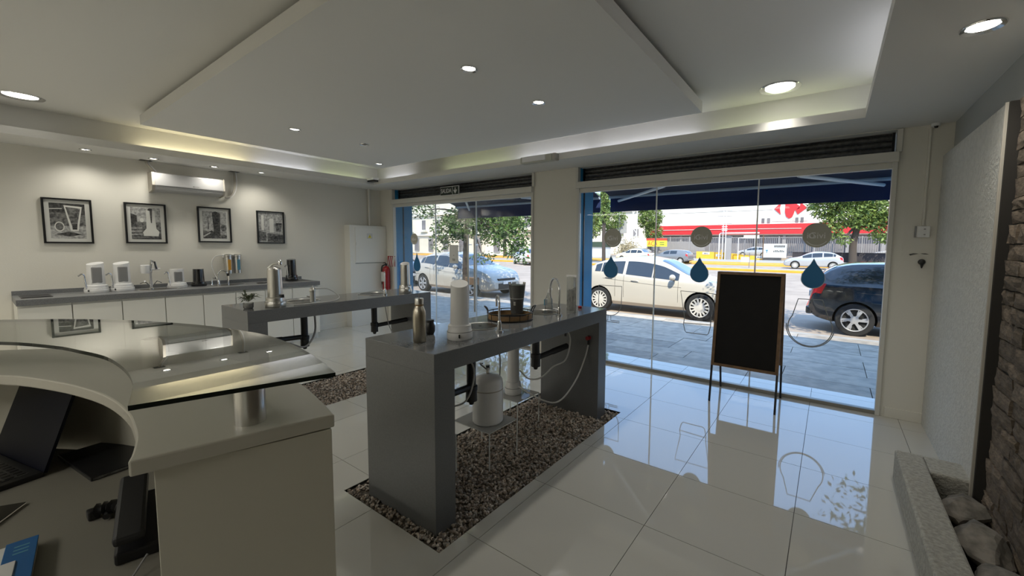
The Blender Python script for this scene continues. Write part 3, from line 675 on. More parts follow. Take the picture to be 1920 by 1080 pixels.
hose('water_hose', [(-3.974, 1.86, 1.075), (-3.95, 1.98, 1.07), (-3.90, 2.06, .99), (-3.87, 1.98, .957), (-3.86, 1.75, .957), (-3.90, 1.65, .957)], .006, 'hose', 'white hose looping from the tap along the far console')
round_sink(-4.15, 2.56, .95, .14, 'round steel sink near the window end of the far console')
gooseneck(-3.966, 2.60, .95, .25, .03, 2.6, 'slim upright chrome tap beside the fire extinguisher line of sight', drop=.0)
water_filter(-3.966, 2.86, .95, .072, .335, 'steel', 'steel water filter without lid at the window end of the far console', slant=.02, knob=False)
drain(-4.10, 1.82, .843, .50, (.0, -.38), 'black drain trap with hose under the far console')
drain(-4.10, 2.55, .843, .52, (.02, .40), 'black drain trap near the window end of the far console', armz=.60)
hose('drain_hose', [(-4.06, 1.90, .84), (-4.06, 1.90, .66), (-4.05, 1.84, .55), (-4.03, 1.76, .53), (-4.0, 1.62, .60), (-4.02, 1.48, .62)], .009, 'hoseg', 'dark grey hose tied to the drain trap under the far console')
hose('water_hose', [(-3.97, 2.60, .84), (-3.97, 2.64, .62), (-3.98, 2.72, .45)], .004, 'hoseg', 'thin hose hanging under the slim tap of the far console')

# ------------------------------------------------------------------ left counter
ZW = .915
t = thing('worktop', 'long speckled grey worktop along the left wall', 'worktop', (-6.9, 1.7, .85))
B(XL, .25, .852, -6.57, 3.175, ZW).build('slab', 'speck', t, bevel=.003)
B(XL, .25, ZW, XL+.02, 3.175, ZW+.045).build('upstand', 'speck', t, bevel=.002)
SY = [.255, .613, .986, 1.353, 1.717, 2.067, 2.417, 2.774, 3.165]
names = ['leftmost white base cabinet at the picture edge', 'second white base cabinet from the left', 'third white base cabinet from the left, under the two tall filters', 'fourth white base cabinet from the left', 'fifth white base cabinet from the left, beside the far console corner', 'white base cabinet behind the far console plant', 'white base cabinet behind the far console steel filter', 'rightmost white base cabinet by the electrical cupboard']
for i in range(8):
    c = thing('base_cabinet', names[i], 'cabinet', (-6.88, (SY[i]+SY[i+1])/2, 0), 0, 'white base cabinets under the left worktop')
    B(XL+.01, SY[i]+.001, .10, -6.605, SY[i+1]-.001, .85).build('carcass', 'cab', c)
    B(-6.603, SY[i]+.004, .105, -6.585, SY[i+1]-.004, .828).build('door', 'cab', c, bevel=.0015)
    B(XL+.05, SY[i]+.001, 0, -6.66, SY[i+1]-.001, .10).build('plinth', 'dark' if i < 0 else 'cab', c)
def oncounter(x): return x
water_filter(-6.95, .843, ZW, .102, .335, 'white', 'tall white filter with chrome spout, left of the pair on the left counter', slant=.02, spout=(.5, -.87, .22), grill=True, strip=True)
water_filter(-6.95, 1.054, ZW, .102, .335, 'white', 'tall white filter with chrome spout, right of the pair on the left counter', slant=.02, spout=(.5, -.87, .22), grill=True)
water_filter(-6.95, 1.554, ZW, .100, .240, 'white', 'short white filter on the left counter, left of the black one', slant=.0, spout=(.5, -.87, .21), grill=True, knob=False)
water_filter(-6.98, 1.782, ZW, .084, .232, 'gloss_black', 'short glossy black filter in the middle of the left counter', slant=.0, spout=None, knob=False)
water_filter(-6.98, 2.94, ZW, .090, .335, 'gloss_black', 'tall glossy black filter at the right end of the left counter', slant=.01, spout=(.5, -.87, .25), knob=False)
def tray_sink(y, x, w, d, label):
    t = thing('inset_sink', label, 'sink', (x, y, ZW-.005), 0, 'steel inset sinks of the left counter')
    n = 36; MB().prism([(x+d*math.cos(2*PI*k/n), y+w*math.sin(2*PI*k/n)) for k in range(n)], ZW, ZW+.004).build('rim', 'steel', t)
    MB().prism([(x+d*.82*math.cos(2*PI*k/n), y+w*.88*math.sin(2*PI*k/n)) for k in range(n)], ZW+.004, ZW+.0048).build('bowl', 'sinkbowl', t)
tray_sink(1.354, -6.85, .20, .13, 'steel inset sink under the branching tap on the left counter')
tray_sink(2.08, -6.85, .20, .13, 'steel inset sink under the wall mounted twin cartridges')
t = thing('tablet', 'black flat tablet at the left end of the worktop', 'tablet', (-6.88, .42, ZW))
B(-7.05, .29, ZW, -6.72, .50, ZW+.006).build('case', 'black', t, bevel=.002); B(-7.04, .30, ZW+.006, -6.73, .49, ZW+.007).build('screen', 'navyplas', t)
t = thing('round_dish', 'low dark round dish near the right end of the left counter', 'dish', (-6.85, 2.48, ZW))
MB().lathe(-6.85, 2.48, [(.06, ZW), (.075, ZW+.012), (.07, ZW+.012), (.055, ZW+.006)], 26).build('bowl', 'print_g', t, smooth=True); MB().lathe(-6.85, 2.48, [(.05, ZW+.007), (.045, ZW+.009)], 20).build('inset', 'print_b', t)
t = thing('dark_mat', 'thin dark mat under the tall black filter', 'mat', (-6.9, 2.95, ZW))
B(-7.05, 2.80, ZW, -6.75, 3.12, ZW+.002).build('sheet', 'print_b', t); B(-6.755, 2.80, ZW+.002, -6.75, 3.12, ZW+.004).build('edge', 'print_g', t)
# branching display tap
X, Y = -6.95, 1.305
t = thing('display_tap', 'chrome branching tap with white cartridge on the left counter', 'faucet', (X, Y, ZW))
MB().lathe(X, Y, [(.03, ZW), (.03, ZW+.01), (.014, ZW+.02), (.014, ZW+.20), (.02, ZW+.21), (.02, ZW+.25)], 18).build('stem', 'chrome', t, smooth=True)
for s in (-1, 1): MB().tube([(X, Y, ZW+.03), (X, Y+s*.055, ZW+.10), (X, Y+s*.10, ZW+.075)], .007, 8).build('branch', 'chrome', t, smooth=True)
MB().tube([(X, Y+.0, ZW+.24), (X, Y+.015, ZW+.36), (X+.02, Y+.035, ZW+.34), (X+.03, Y+.05, ZW+.25)], .014, 8).build('spout', 'chrome', t, smooth=True)
MB().lathe(X+.02, Y-.05, [(.038, ZW+.20), (.042, ZW+.215), (.042, ZW+.30), (.034, ZW+.305)], 20).build('cartridge', 'white', t, smooth=True)
MB().tube([(X, Y, ZW+.245), (X+.02, Y+.09, ZW+.25)], .012, 8).build('nozzle', 'white', t, smooth=True)
t = gooseneck(-6.95, 1.99, ZW, .20, .10, PI/2, 'curved chrome tap under the wall mounted twin cartridges', drop=.02)
MB().tube([(-6.95, 2.10, ZW), (-6.95, 2.10, ZW+.12)], .010, 8).build('second_stem', 'chrome', t, smooth=True); MB().lathe(-6.95, 2.10, [(.014, ZW+.12), (.018, ZW+.16)], 12).build('knob', 'black', t, smooth=True)
t = thing('push_tap', 'tiny chrome push button tap beside the black filter', 'tap', (-6.95, 1.915, ZW))
MB().lathe(-6.95, 1.915, [(.014, ZW), (.008, ZW+.02), (.008, ZW+.09)], 12).build('stem', 'chrome', t, smooth=True); MB().lathe(-6.95, 1.945, [(.016, ZW+.09), (.02, ZW+.105), (.014, ZW+.11)], 14).build('button', 'chrome', t, smooth=True)
t = thing('twin_cartridge_filter', 'wall mounted filter with amber and blue cartridges above left counter', 'water filter', (-7.12, 2.22, 1.06))
for y, m in ((2.165, 'orange'), (2.275, 'cblue')):
    MB().lathe(-7.12, y, [(.045, 1.06), (.045, 1.30), (.05, 1.305), (.05, 1.325), (.03, 1.34)], 22).build('cartridge', 'steel', t, smooth=True)
    B(-7.085, y-.018, 1.11, -7.072, y+.018, 1.26).build('label_strip', m, t)
B(XL, 2.12, 1.29, -7.13, 2.32, 1.335).build('bracket', 'white', t)
MB().tube(bez([(-7.14, 2.13, 1.32), (-7.12, 2.02, 1.31), (-7.11, 1.97, 1.22), (-7.08, 1.98, 1.08), (-7.0, 2.01, .96)], 5), .006, 8).build('hose', 'hose', t, smooth=True)

# ------------------------------------------------------------------ pictures
def picture(y0, y1, z0, z1, label, art):
    t = thing('framed_photo', label, 'picture', (XL+.02, (y0+y1)/2, z0), 0, 'black framed photographs over the left counter')
    w = .018; X0, X1 = XL, XL+.028
    fr = MB(); fr.box(X0, y0, z0, X1, y1, z0+w).box(X0, y0, z1-w, X1, y1, z1).box(X0, y0+.0, z0+w, X1, y0+w, z1-w).box(X0, y1-w, z0+w, X1, y1, z1-w)
    fr.build('frame', 'frame', t)
    B(X0, y0+w, z0+w, X0+.010, y1-w, z1-w).build('mount', 'print_w', t)
    a, b, c, d = y0+.055, y1-.055, z0+.055, z1-.055
    if art == 3: a, b, c, d = y0+.022, y1-.022, z0+.022, z1-.022
    ph = B(X0+.010, a, c, X0+.011, b, d).build('print', 'print_g' if art != 2 else 'print_l', t)
    U = lambda u: a+(b-a)*u; V = lambda v: c+(d-c)*v
    def shp(pts, m, k=1): MB().yz([(U(u), V(v)) for u, v in pts], X0+.011, X0+.011+.0006*k).build('image_patch', m, ph)
    if art == 0:
        shp([(0, .75), (1, .68), (1, 1), (0, 1)], 'print_b'); shp([(0, 0), (1, 0), (1, .36), (0, .36)], 'print_l'); shp([(.12, .12), (.5, .20), (.9, .12), (.5, .06)], 'print_b', 2)
        shp([(.40, .95), (.92, .92), (.78, .22), (.56, .22)], 'print_w', 2); shp([(.45, .90), (.87, .87), (.75, .38), (.59, .38)], 'print_g', 3); shp([(.60, .42), (.76, .42), (.74, .26), (.61, .26)], 'print_b', 4)
        shp(arc(.25, .34, .14, 0, 360, 14)[:-1], 'print_w', 2); shp(arc(.25, .34, .11, 0, 360, 14)[:-1], 'print_g', 3); shp([(0, .82), (.35, .84), (.35, .86), (0, .84)], 'print_w', 3)
    if art == 1:
        shp([(0, .55), (1, .55), (1, 1), (0, 1)], 'print_l'); shp([(0, .4), (.2, .55), (.2, .75), (0, .8)], 'print_b', 2)
        shp([(.40, .10), (.90, .10), (.94, .24), (.84, .34), (.80, .92), (.52, .92), (.50, .34), (.38, .22)], 'print_w', 2); shp([(.60, .98), (.72, .98), (.72, .9), (.70, .52), (.66, .52), (.64, .9), (.56, .93)], 'print_b', 3)
        for q in (.12, .22, .32): shp([(0, q), (.36, q+.02), (.36, q+.05), (0, q+.04)], 'print_l', 2)
        shp([(.0, .0), (1, .0), (1, .05), (.4, .03)], 'print_b', 3); shp(arc(.36, .6, .07, 0, 360, 10)[:-1], 'print_w', 3)
    if art == 2:
        shp([(.0, 0), (1, 0), (1, .12), (0, .3)], 'print_g'); shp([(.40, .95), (.55, 1.0), (.74, .93), (.72, .10), (.46, .13)], 'print_b', 2); shp([(.0, .14), (.35, .30), (.5, .22), (.45, .02), (0, .02)], 'print_b', 2)
        shp([(.21, .34), (.25, .34), (.24, .72), (.22, .72)], 'print_b', 2); shp(arc(.23, .76, .04, 0, 360, 10)[:-1], 'print_g', 3); shp(arc(.87, .4, .13, 0, 360, 12)[:-1], 'print_g', 2); shp([(.0, .1), (.3, .24), (.32, .2), (.02, .04)], 'print_l', 3)
    if art == 3:
        shp([(0, 0), (.35, 0), (.35, 1), (0, 1)], 'print_l'); shp([(.0, .05), (.3, .05), (.3, .33), (.0, .36)], 'print_g', 2); shp([(.12, .4), (.22, .4), (.22, .9), (.12, .9)], 'print_w', 2); shp([(.35, .3), (1, .25), (1, 1), (.35, 1)], 'print_l')
        shp([(.45, .33), (.62, .33), (.62, .8), (.45, .8)], 'print_w', 2); shp([(.68, .62), (.97, .62), (.90, .36), (.72, .36)], 'print_g', 2); shp([(.70, .66), (.97, .66), (.95, .60), (.72, .60)], 'print_b', 3); shp([(.4, .18), (1, .24), (1, .10), (.5, .08)], 'print_b', 2)
picture(.502, .879, 1.478, 1.988, 'leftmost framed black and white photo of a drinking glass', 0)
picture(1.148, 1.534, 1.484, 1.992, 'framed photo of a pale jug, second from the left', 1)
picture(1.858, 2.24, 1.505, 1.999, 'framed photo of a tall dark tower shape under the air conditioner', 2)
picture(2.566, 2.944, 1.498, 1.996, 'rightmost framed photo with pale tableware and no mount', 3)
# air conditioner
t = thing('air_conditioner', 'silver wall air conditioner high on the left wall', 'air conditioner', (XL+.1, 1.82, 2.14))
prof = [(XL+.012, 2.375), (XL+.13, 2.385), (XL+.185, 2.37), (XL+.195, 2.22), (XL+.16, 2.165), (XL+.012, 2.145)]
M['acs'] = mat('silver plastic', (.52, .52, .52), .3, metal=.35)
MB().xz(prof, 1.41, 2.12).build('body', 'acs', t, bevel=.006)
B(XL+.19, 1.43, 2.212, XL+.198, 2.10, 2.216).build('flap_gap', 'dark', t)
B(XL+.188, 1.43, 2.185, XL+.190, 2.10, 2.19).build('louvre', 'hoseg', t)
MB().xz([(XL+.002, 2.39), (XL+.19, 2.38), (XL+.20, 2.22), (XL+.165, 2.155), (XL+.002, 2.135)], 1.385, 1.412).build('side_cap', 'trimw', t)
MB().xz([(XL+.002, 2.39), (XL+.19, 2.38), (XL+.20, 2.22), (XL+.165, 2.155), (XL+.002, 2.135)], 2.118, 2.135).build('side_cap', 'trimw', t)
B(XL+.194, 1.785, 2.238, XL+.1965, 1.80, 2.245).build('badge', 'print_b', t); B(XL+.194, 1.806, 2.240, XL+.1965, 1.85, 2.2435).build('badge', 'print_g', t)
for pts, lb, hy in (([(XL+.05, 1.37, 2.53), (XL+.06, 1.375, 2.49), (XL+.06, 1.41, 2.44), (XL+.04, 1.44, 2.40), (XL+.03, 1.44, 2.33)], 'white pipe lagging from ceiling hole to the left of the air conditioner', 1.36), ([(XL+.04, 2.30, 2.53), (XL+.05, 2.30, 2.35), (XL+.05, 2.27, 2.22), (XL+.06, 2.22, 2.16), (XL+.06, 2.17, 2.15)], 'wrapped pipe bundle dropping right of the air conditioner', 2.29)):
    t = thing('pipe_bundle', lb, 'pipe', tuple(pts[0]))
    MB().tube(bez(pts, 5), .014, 8).build('lagging', 'trimw', t, smooth=True); MB().tube(bez([(a, b+.02, c) for a, b, c in pts], 5), .007, 7).build('cable', 'white', t, smooth=True)
    B(XL+.005, hy-.05, ZS-.003, XL+.10, hy+.06, ZS-.0005).build('ceiling_hole', 'black', t)
# electrical cupboard, pipe, extinguisher, outlet
t = thing('electrical_cupboard', 'tall white electrical cupboard in the far left corner', 'cupboard', (-7.1, 4.28, 0))
B(XL, 3.93, 0, -7.02, 4.655, 1.84).build('carcass', 'cab', t, bevel=.002)
B(-7.02, 4.03, 1.16, -7.008, 4.62, 1.80).build('door', 'cab', t, bevel=.002); B(-7.02, 4.022, 1.15, -7.014, 4.63, 1.157).build('gap', 'hoseg', t)
B(-7.008, 4.25, 1.60, -7.004, 4.36, 1.70).build('sticker', 'paper', t, label='round warning sticker')
MB().yz([(4.27, 1.615), (4.34, 1.615), (4.305, 1.68)], -7.004, -7.002).build('warning_triangle', 'signy', t); B(-7.002, 4.30, 1.625, -7.001, 4.31, 1.66).build('bolt_mark', 'print_b', t)
MB().lathe(-7.0, 4.035, [(.004, 1.48), (.004, 1.53)], 8).build('hinge', 'steel', t)
tag(MB().tube([(-7.16, 4.40, 1.84), (-7.16, 4.40, 2.53)], .02, 12).build('conduit_pipe', 'wall', smooth=True), 'white vertical pipe between electrical cupboard and ceiling', 'pipe')
t = thing('fire_extinguisher', 'red fire extinguisher hung on the wall beside the blue jamb', 'fire extinguisher', (-6.90, 4.56, .62))
MB().lathe(-6.90, 4.56, [(.05, .62), (.068, .64), (.068, 1.03), (.05, 1.07), (.02, 1.09), (.02, 1.11)], 24).build('cylinder', 'red', t, smooth=True)
MB().lathe(-6.90, 4.56, [(.022, 1.10), (.022, 1.14)], 12).build('valve', 'black', t, smooth=True)
MB().tube([(-6.90, 4.56, 1.13), (-6.86, 4.50, 1.16), (-6.84, 4.46, 1.15)], .008, 8).build('lever', 'black', t, smooth=True)
MB().tube(bez([(-6.90, 4.55, 1.12), (-6.97, 4.52, 1.08), (-6.985, 4.52, .92), (-6.975, 4.52, .74)], 5), .012, 8).build('hose', 'black', t, smooth=True)
B(-6.95, 4.485, .80, -6.87, 4.495, .98).build('instruction_label', 'paper', t)
t = thing('extinguisher_sign', 'small red and white striped sign above the fire extinguisher', 'sign', (-6.86, 4.65, 1.10))
B(-6.98, 4.650, 1.08, -6.75, 4.656, 1.28).build('plate', 'red', t)
for k in range(4):
    x = -6.97+k*.055; MB().xz([(x, 1.085), (x+.022, 1.085), (x+.07, 1.27), (x+.048, 1.27)], 4.646, 4.6495).build('stripe', 'txtw', t)
t = thing('wall_socket', 'small black wall socket above the fire extinguisher', 'socket', (-7.05, 4.65, 1.41))
B(-7.085, 4.648, 1.40, -7.03, 4.659, 1.48).build('plate', 'cab', t, bevel=.002); MB().box(-7.07, 4.642, 1.415, -7.045, 4.649, 1.465).build('socket_face', 'black', t, bevel=.002)

# ------------------------------------------------------------------ right side
t = thing('switch_box', 'white wall box with switch on the strip right of the window', 'switch', (.62, 4.64, 1.60))
B(.575, 4.63, 1.60, .665, 4.659, 1.695).build('box', 'white', t, bevel=.004); B(.570, 4.625, 1.60, .580, 4.659, 1.695).build('side_edge', 'hoseg', t)
for z in (1.62, 1.665): B(.625, 4.626, z, .637, 4.631, z+.008).build('screw', 'hoseg', t)
tag(MB().box(.612, 4.645, 1.70, .628, 4.659, 2.50).build('cable_duct', 'wall'), 'white vertical cable duct above the wall switch box', 'duct')
t = thing('door_stop', 'round black knob on the wall under a chipped plaster strip', 'knob', (.63, 4.62, 1.37))
MB().lathe(0, 0, [(.022, 0), (.026, .012), (.02, .03), (.006, .034)], 16).xform(Matrix.Translation((.63, 4.655, 1.393)) @ Matrix.Rotation(PI/2, 4, 'X')).build('knob', 'black', t, smooth=True)
MB().lathe(0, 0, [(.012, 0), (.004, .03)], 10).xform(Matrix.Translation((.63, 4.63, 1.37)) @ Matrix.Rotation(PI, 4, 'X')).build('tip', 'black', t, smooth=True)
t = thing('chipped_plaster', 'thin ragged dark chip in the paint above the black knob', 'wall damage', (.62, 4.657, 1.45))
MB().xz([(.545, 1.457), (.575, 1.466), (.605, 1.464), (.59, 1.458), (.566, 1.452), (.556, 1.446)], 4.655, 4.661).build('chip', 'print_g', t); MB().xz([(.62, 1.464), (.65, 1.466), (.675, 1.458), (.64, 1.458)], 4.655, 4.661).build('chip', 'print_g', t)
# rendered panel
t = thing('textured_panel', 'tall white rough rendered panel fixed to the right wall', 'panel', (.735, 3.9, 0))
B(.71, 3.16, 0, .768, 4.655, 2.265).build('board', 'render', t)
B(.700, 3.146, 0, .768, 3.158, 2.265).build('edge_trim', 'trimw', t, bevel=.003); B(.712, 3.128, 0, .768, 3.144, 2.265).build('shaded_gap_strip', 'stonegap', t, bevel=.003)  # narrow dark strip paints the shadowed gap before the stones
# split stone wall: every visible stone separate
sw = struct(B(.755, -1.0, 0, .77, 3.108, 2.26).build('wall_stone', 'stonegap'))
rs = random.Random(11); SM = []
for k in range(14):
    mb = MB(); nu, nv = 4, 3; hh = [[rs.uniform(.0, .022) if 0 < i < nu and 0 < j < nv else rs.uniform(-.012, .004) for i in range(nu+1)] for j in range(nv+1)]
    vs = [(-.035-hh[j][i], -.5+i/nu+rs.uniform(-.02, .02)*(0 < i < nu), -.5+j/nv+rs.uniform(-.05, .05)) for j in range(nv+1) for i in range(nu+1)]
    fs = [(j*(nu+1)+i, (j+1)*(nu+1)+i, (j+1)*(nu+1)+i+1, j*(nu+1)+i+1) for j in range(nv) for i in range(nu)]
    n0 = len(vs); ring = [i for i in range(nu+1)]+[j*(nu+1)+nu for j in range(1, nv+1)]+[nv*(nu+1)+i for i in range(nu-1, -1, -1)]+[j*(nu+1) for j in range(nv-1, 0, -1)]
    vs += [(0, vs[i][1], vs[i][2]) for i in ring]
    L = len(ring); fs += [(ring[i], ring[(i+1) % L], n0+(i+1) % L, n0+i) for i in range(L)]
    c = rs.uniform(.75, 1.25); SM.append(mb.add(vs, fs).mesh('stone', mat('split stone %d' % (k % 5), (.20*c, .155*c, .112*c), .92, bump=.5, bscale=45, color2=(.105*c, .082*c, .06*c), vscale=10)))
z = .015; cnt = 0
while z < 2.24:
    h = rs.uniform(.055, .10); y = 3.10
    while y > 1.75:
        w = rs.uniform(.13, .30)
        if y-w > 1.45:
            o = bpy.data.objects.new('stone', SM[rs.randrange(14)]); COL.objects.link(o); o.parent = sw
            o.location = Vector((.763, y-w/2, min(z+h/2, 2.26-h/2)))-sw.location; o.scale = (rs.uniform(.35, .72), w-.008, h-.007); cnt += 1
        y -= w
    z += h
mb = MB(); z = .015
while z < 2.24:
    h = rs.uniform(.055, .10); y = 1.5
    while y > -1.0:
        w = rs.uniform(.13, .30); d = rs.uniform(.015, .035); mb.box(.757-d, y-w+.004, z, .757, y-.004, min(z+h-.006, 2.26)); y -= w
    z += h
mb.build('stones', 'stonew', sw, kind='stuff')
# planter with boulders
t = thing('planter_trough', 'rough rendered low planter trough at the foot of stone wall', 'planter', (.56, 1.6, 0))
MB().box(.405, -.8, 0, .54, 3.41, .20).box(.54, 3.17, 0, .752, 3.41, .20).build('rim_wall', 'planter', t, bevel=.012)
B(.54, -.8, 0, .752, 3.17, .03).build('soil', 'stonegap', t)
def boulder(x, y, z, sx, sy, sz, seed, label, rot=0):
    rr = random.Random(seed); bm = bmesh.new(); bmesh.ops.create_icosphere(bm, subdivisions=3, radius=1)
    ph = [Vector((rr.uniform(-1, 1), rr.uniform(-1, 1), rr.uniform(-1, 1))).normalized() for _ in range(9)]; dd = [rr.uniform(.55, .85) for _ in range(9)]
    for v in bm.verts:
        c = v.co.copy()
        for p, d in zip(ph, dd):
            q = c.dot(p)
            if q > d: c -= p*(q-d)*.92
        c *= 1+.05*math.sin(9*c.x+seed)*math.sin(8*c.y)+.03*math.sin(19*c.z+5*c.x)
        v.co = Vector((c.x*sx, c.y*sy, c.z*sz))
    me = bpy.data.meshes.new('boulder'); bm.to_mesh(me); bm.free(); me.materials.append(M['rock'])
    o = bpy.data.objects.new('boulder', me); COL.objects.link(o); o.location = (x, y, z); o.rotation_euler = (0, 0, rot); tag(o, label, 'rock', 'boulders in the planter trough')
boulder(.64, 2.97, .115, .115, .17, .06, 1, 'flat grey boulder furthest into the planter corner')
boulder(.645, 2.66, .12, .115, .19, .07, 2, 'slanted grey boulder, second from the planter corner', .2)
boulder(.64, 2.33, .12, .11, .18, .075, 3, 'dark boulder in the middle of the planter')
boulder(.655, 2.06, .15, .085, .14, .09, 4, 'pale rough boulder nearest the picture edge', -.2)
boulder(.64, 1.76, .12, .09, .15, .07, 5, 'boulder cut off by the bottom picture edge')

# ------------------------------------------------------------------ blackboard
M['wood2'] = mat('blackboard frame wood', (.16, .09, .04), .5, var=.3, vscale=20)
t = thing('a_frame_blackboard', 'black pavement blackboard with wooden frame by the shop window', 'blackboard', (-.63, 4.33, 0))
def leaf_board(yb, yt, first):
    # plane through (x, yb, 0) and (x, yt, 1.25)
    def P(x, z): return yb+(yt-yb)*z/1.26
    def slab(x0, x1, z0, z1, th, m, nm, off=0):
        mb = MB(); s = -1 if first else 1
        vs = [(x, P(x, z)+s*o, z) for z in (z0, z1) for o in (off, off+th) for x in (x0, x1)]
        mb.add(vs, [(0, 1, 3, 2), (4, 6, 7, 5), (0, 4, 5, 1), (2, 3, 7, 6), (0, 2, 6, 4), (1, 5, 7, 3)]); return mb.build(nm, m, t)
    xa, xb = -.915, -.335
    slab(xa+.02, xb-.02, .37, 1.24, .010, 'slate', 'board')
    slab(xa, xa+.028, .35, 1.262, .022, 'wood2', 'frame_rail', -.004); slab(xb-.028, xb, .35, 1.262, .022, 'wood2', 'frame_rail', -.004)
    slab(xa+.028, xb-.028, .35, .375, .022, 'wood2', 'frame_rail', -.004); slab(xa+.028, xb-.028, 1.238, 1.262, .022, 'wood2', 'frame_rail', -.004)
    for x in (xa, xb-.018): slab(x, x+.018, 0, .35, .016, 'black', 'leg', -.002)
leaf_board(4.112, 4.30, True); leaf_board(4.60, 4.345, False)
for x in (-.86, -.39): MB().tube([(x-.02, 4.315, 1.255), (x+.02, 4.315, 1.255)], .008, 8).build('hinge', 'steel', t)

# ------------------------------------------------------------------ reception desk
outer = [(-.985, .500), (-1.13, .530), (-1.29, .556), (-1.50, .566), (-1.68, .545), (-1.87, .500), (-2.05, .435), (-2.27, .33), (-2.52, .14), (-2.72, -.10), (-2.86, -.40), (-2.92, -.7)]
inner = [(-1.083, .154), (-1.127, .168), (-1.21, .187), (-1.30, .198), (-1.395, .205), (-1.547, .201), (-1.70, .180), (-1.90, .128), (-2.117, .038), (-2.30, -.12), (-2.42, -.35), (-2.48, -.7)]
t = thing('reception_desk', 'curved cream reception desk with raised glass shelf in the foreground', 'desk', (-1.8, 0, 0))
so_ = bez([(x, y, 0) for x, y in outer], 4); si_ = bez([(x, y, 0) for x, y in inner], 4)
P2 = [(p.x, p.y) for p in so_]+[(p.x, p.y) for p in reversed(si_)]
def ribbon(A, Bp, z0, z1):
    mb = MB(); n = len(A); vs = [(*a, z) for z in (z0, z1) for a in A]+[(*b, z) for z in (z0, z1) for b in Bp]; fs = []
    for i in range(n-1):
        fs += [(i, i+1, n+i+1, n+i)[::-1], (2*n+i, 2*n+i+1, 3*n+i+1, 3*n+i), (n+i, n+i+1, 3*n+i+1, 3*n+i)[::-1], (i, i+1, 2*n+i+1, 2*n+i)]
    fs += [(0, n, 3*n, 2*n), (n-1, 3*n-1, 4*n-1, 2*n-1)]; mb.add(vs, fs); return mb
A = [(p.x, p.y) for p in so_]; Bq = [(p.x, p.y) for p in si_]
def fixn(o):
    bm = bmesh.new(); bm.from_mesh(o.data); bmesh.ops.recalc_face_normals(bm, faces=bm.faces); bm.to_mesh(o.data); bm.free(); return o
fixn(ribbon(A, Bq, 1.047, 1.08).build('raised_shelf', 'desktop', t, bevel=.004))
def inset(P, d):
    outp = []
    for i in range(len(P)):
        a = Vector(P[max(i-1, 0)]); b = Vector(P[min(i+1, len(P)-1)]); n = Vector(((b-a).y, -(b-a).x)).normalized(); outp.append((P[i][0]+n.x*d, P[i][1]+n.y*d))
    return outp
Oi = inset(A, -.05) if inset(A, .05)[6][1] > A[6][1] else inset(A, .05)
Oi2 = [(a[0]+(b[0]-a[0])*.35, a[1]+(b[1]-a[1])*.35) for a, b in zip(A, Bq)]; Oi1 = [(a[0]+(b[0]-a[0])*.18, a[1]+(b[1]-a[1])*.18) for a, b in zip(A, Bq)]
fixn(ribbon(Oi1[5:], Oi2[5:], 0, 1.047).build('front_panel', 'desk', t))
mb = MB(); ep = [(-1.088, .190), (-.985, .492)]; mb.add([(ep[0][0], ep[0][1], 0), (ep[1][0], ep[1][1], 0), (ep[1][0]-.022, ep[1][1]+.006, 0), (ep[0][0]-.022, ep[0][1]+.006, 0), (ep[0][0], ep[0][1], 1.045), (ep[1][0], ep[1][1], 1.045), (ep[1][0]-.022, ep[1][1]+.006, 1.045), (ep[0][0]-.022, ep[0][1]+.006, 1.045)], [(0, 3, 2, 1), (4, 5, 6, 7), (0, 1, 5, 4), (1, 2, 6, 5), (2, 3, 7, 6), (3, 0, 4, 7)])
fixn(mb.build('end_panel', 'desk', t, bevel=.0015))
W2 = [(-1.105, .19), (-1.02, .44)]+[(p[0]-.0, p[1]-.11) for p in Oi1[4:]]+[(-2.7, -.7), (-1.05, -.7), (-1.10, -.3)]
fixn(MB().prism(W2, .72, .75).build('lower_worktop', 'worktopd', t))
go = [(-.945, .485), (-1.107, .520), (-1.277, .545), (-1.503, .556), (-1.679, .531), (-1.864, .489), (-2.046, .425), (-2.266, .322), (-2.50, .16), (-2.70, -.06), (-2.84, -.35), (-2.90, -.65)]
gi = [(-1.053, .155), (-1.139, .174), (-1.223, .190), (-1.328, .200), (-1.449, .202), (-1.573, .194), (-1.711, .165), (-1.838, .131), (-2.036, .042), (-2.24, -.14), (-2.38, -.38), (-2.44, -.65)]
G1 = [(p.x, p.y) for p in bez([(x, y, 0) for x, y in go], 4)]; G2 = [(p.x, p.y) for p in bez([(x, y, 0) for x, y in gi], 4)]
n = len(G1); mb = MB(); zt, zb = 1.197, 1.187
for zz, rev in ((zt, True), (zb, False)):
    vs = [(*a, zz) for a in G1]+[(*b, zz) for b in G2]; fs = [(i, i+1, n+i+1, n+i) if not rev else (i, n+i, n+i+1, i+1) for i in range(n-1)]; mb.mi(0).add(vs, fs if not rev else [f for f in fs])
gl = mb.build('glass_shelf', 'dglass', t)
loop = G1+G2[::-1]; mb = MB(); L = len(loop)
mb.add([(*p, zb) for p in loop]+[(*p, zt) for p in loop], [(i, (i+1) % L, L+(i+1) % L, L+i) for i in range(L)])
e_ = fixn(mb.build('glass_edge', 'dglassedge', gl))
for x, y in ((-1.103, .363), (-1.80, .335), (-2.42, -.02)):
    MB().lathe(x, y, [(.031, 1.08), (.031, 1.183), (.029, 1.187)], 32).build('standoff', 'steel', t, smooth=True)
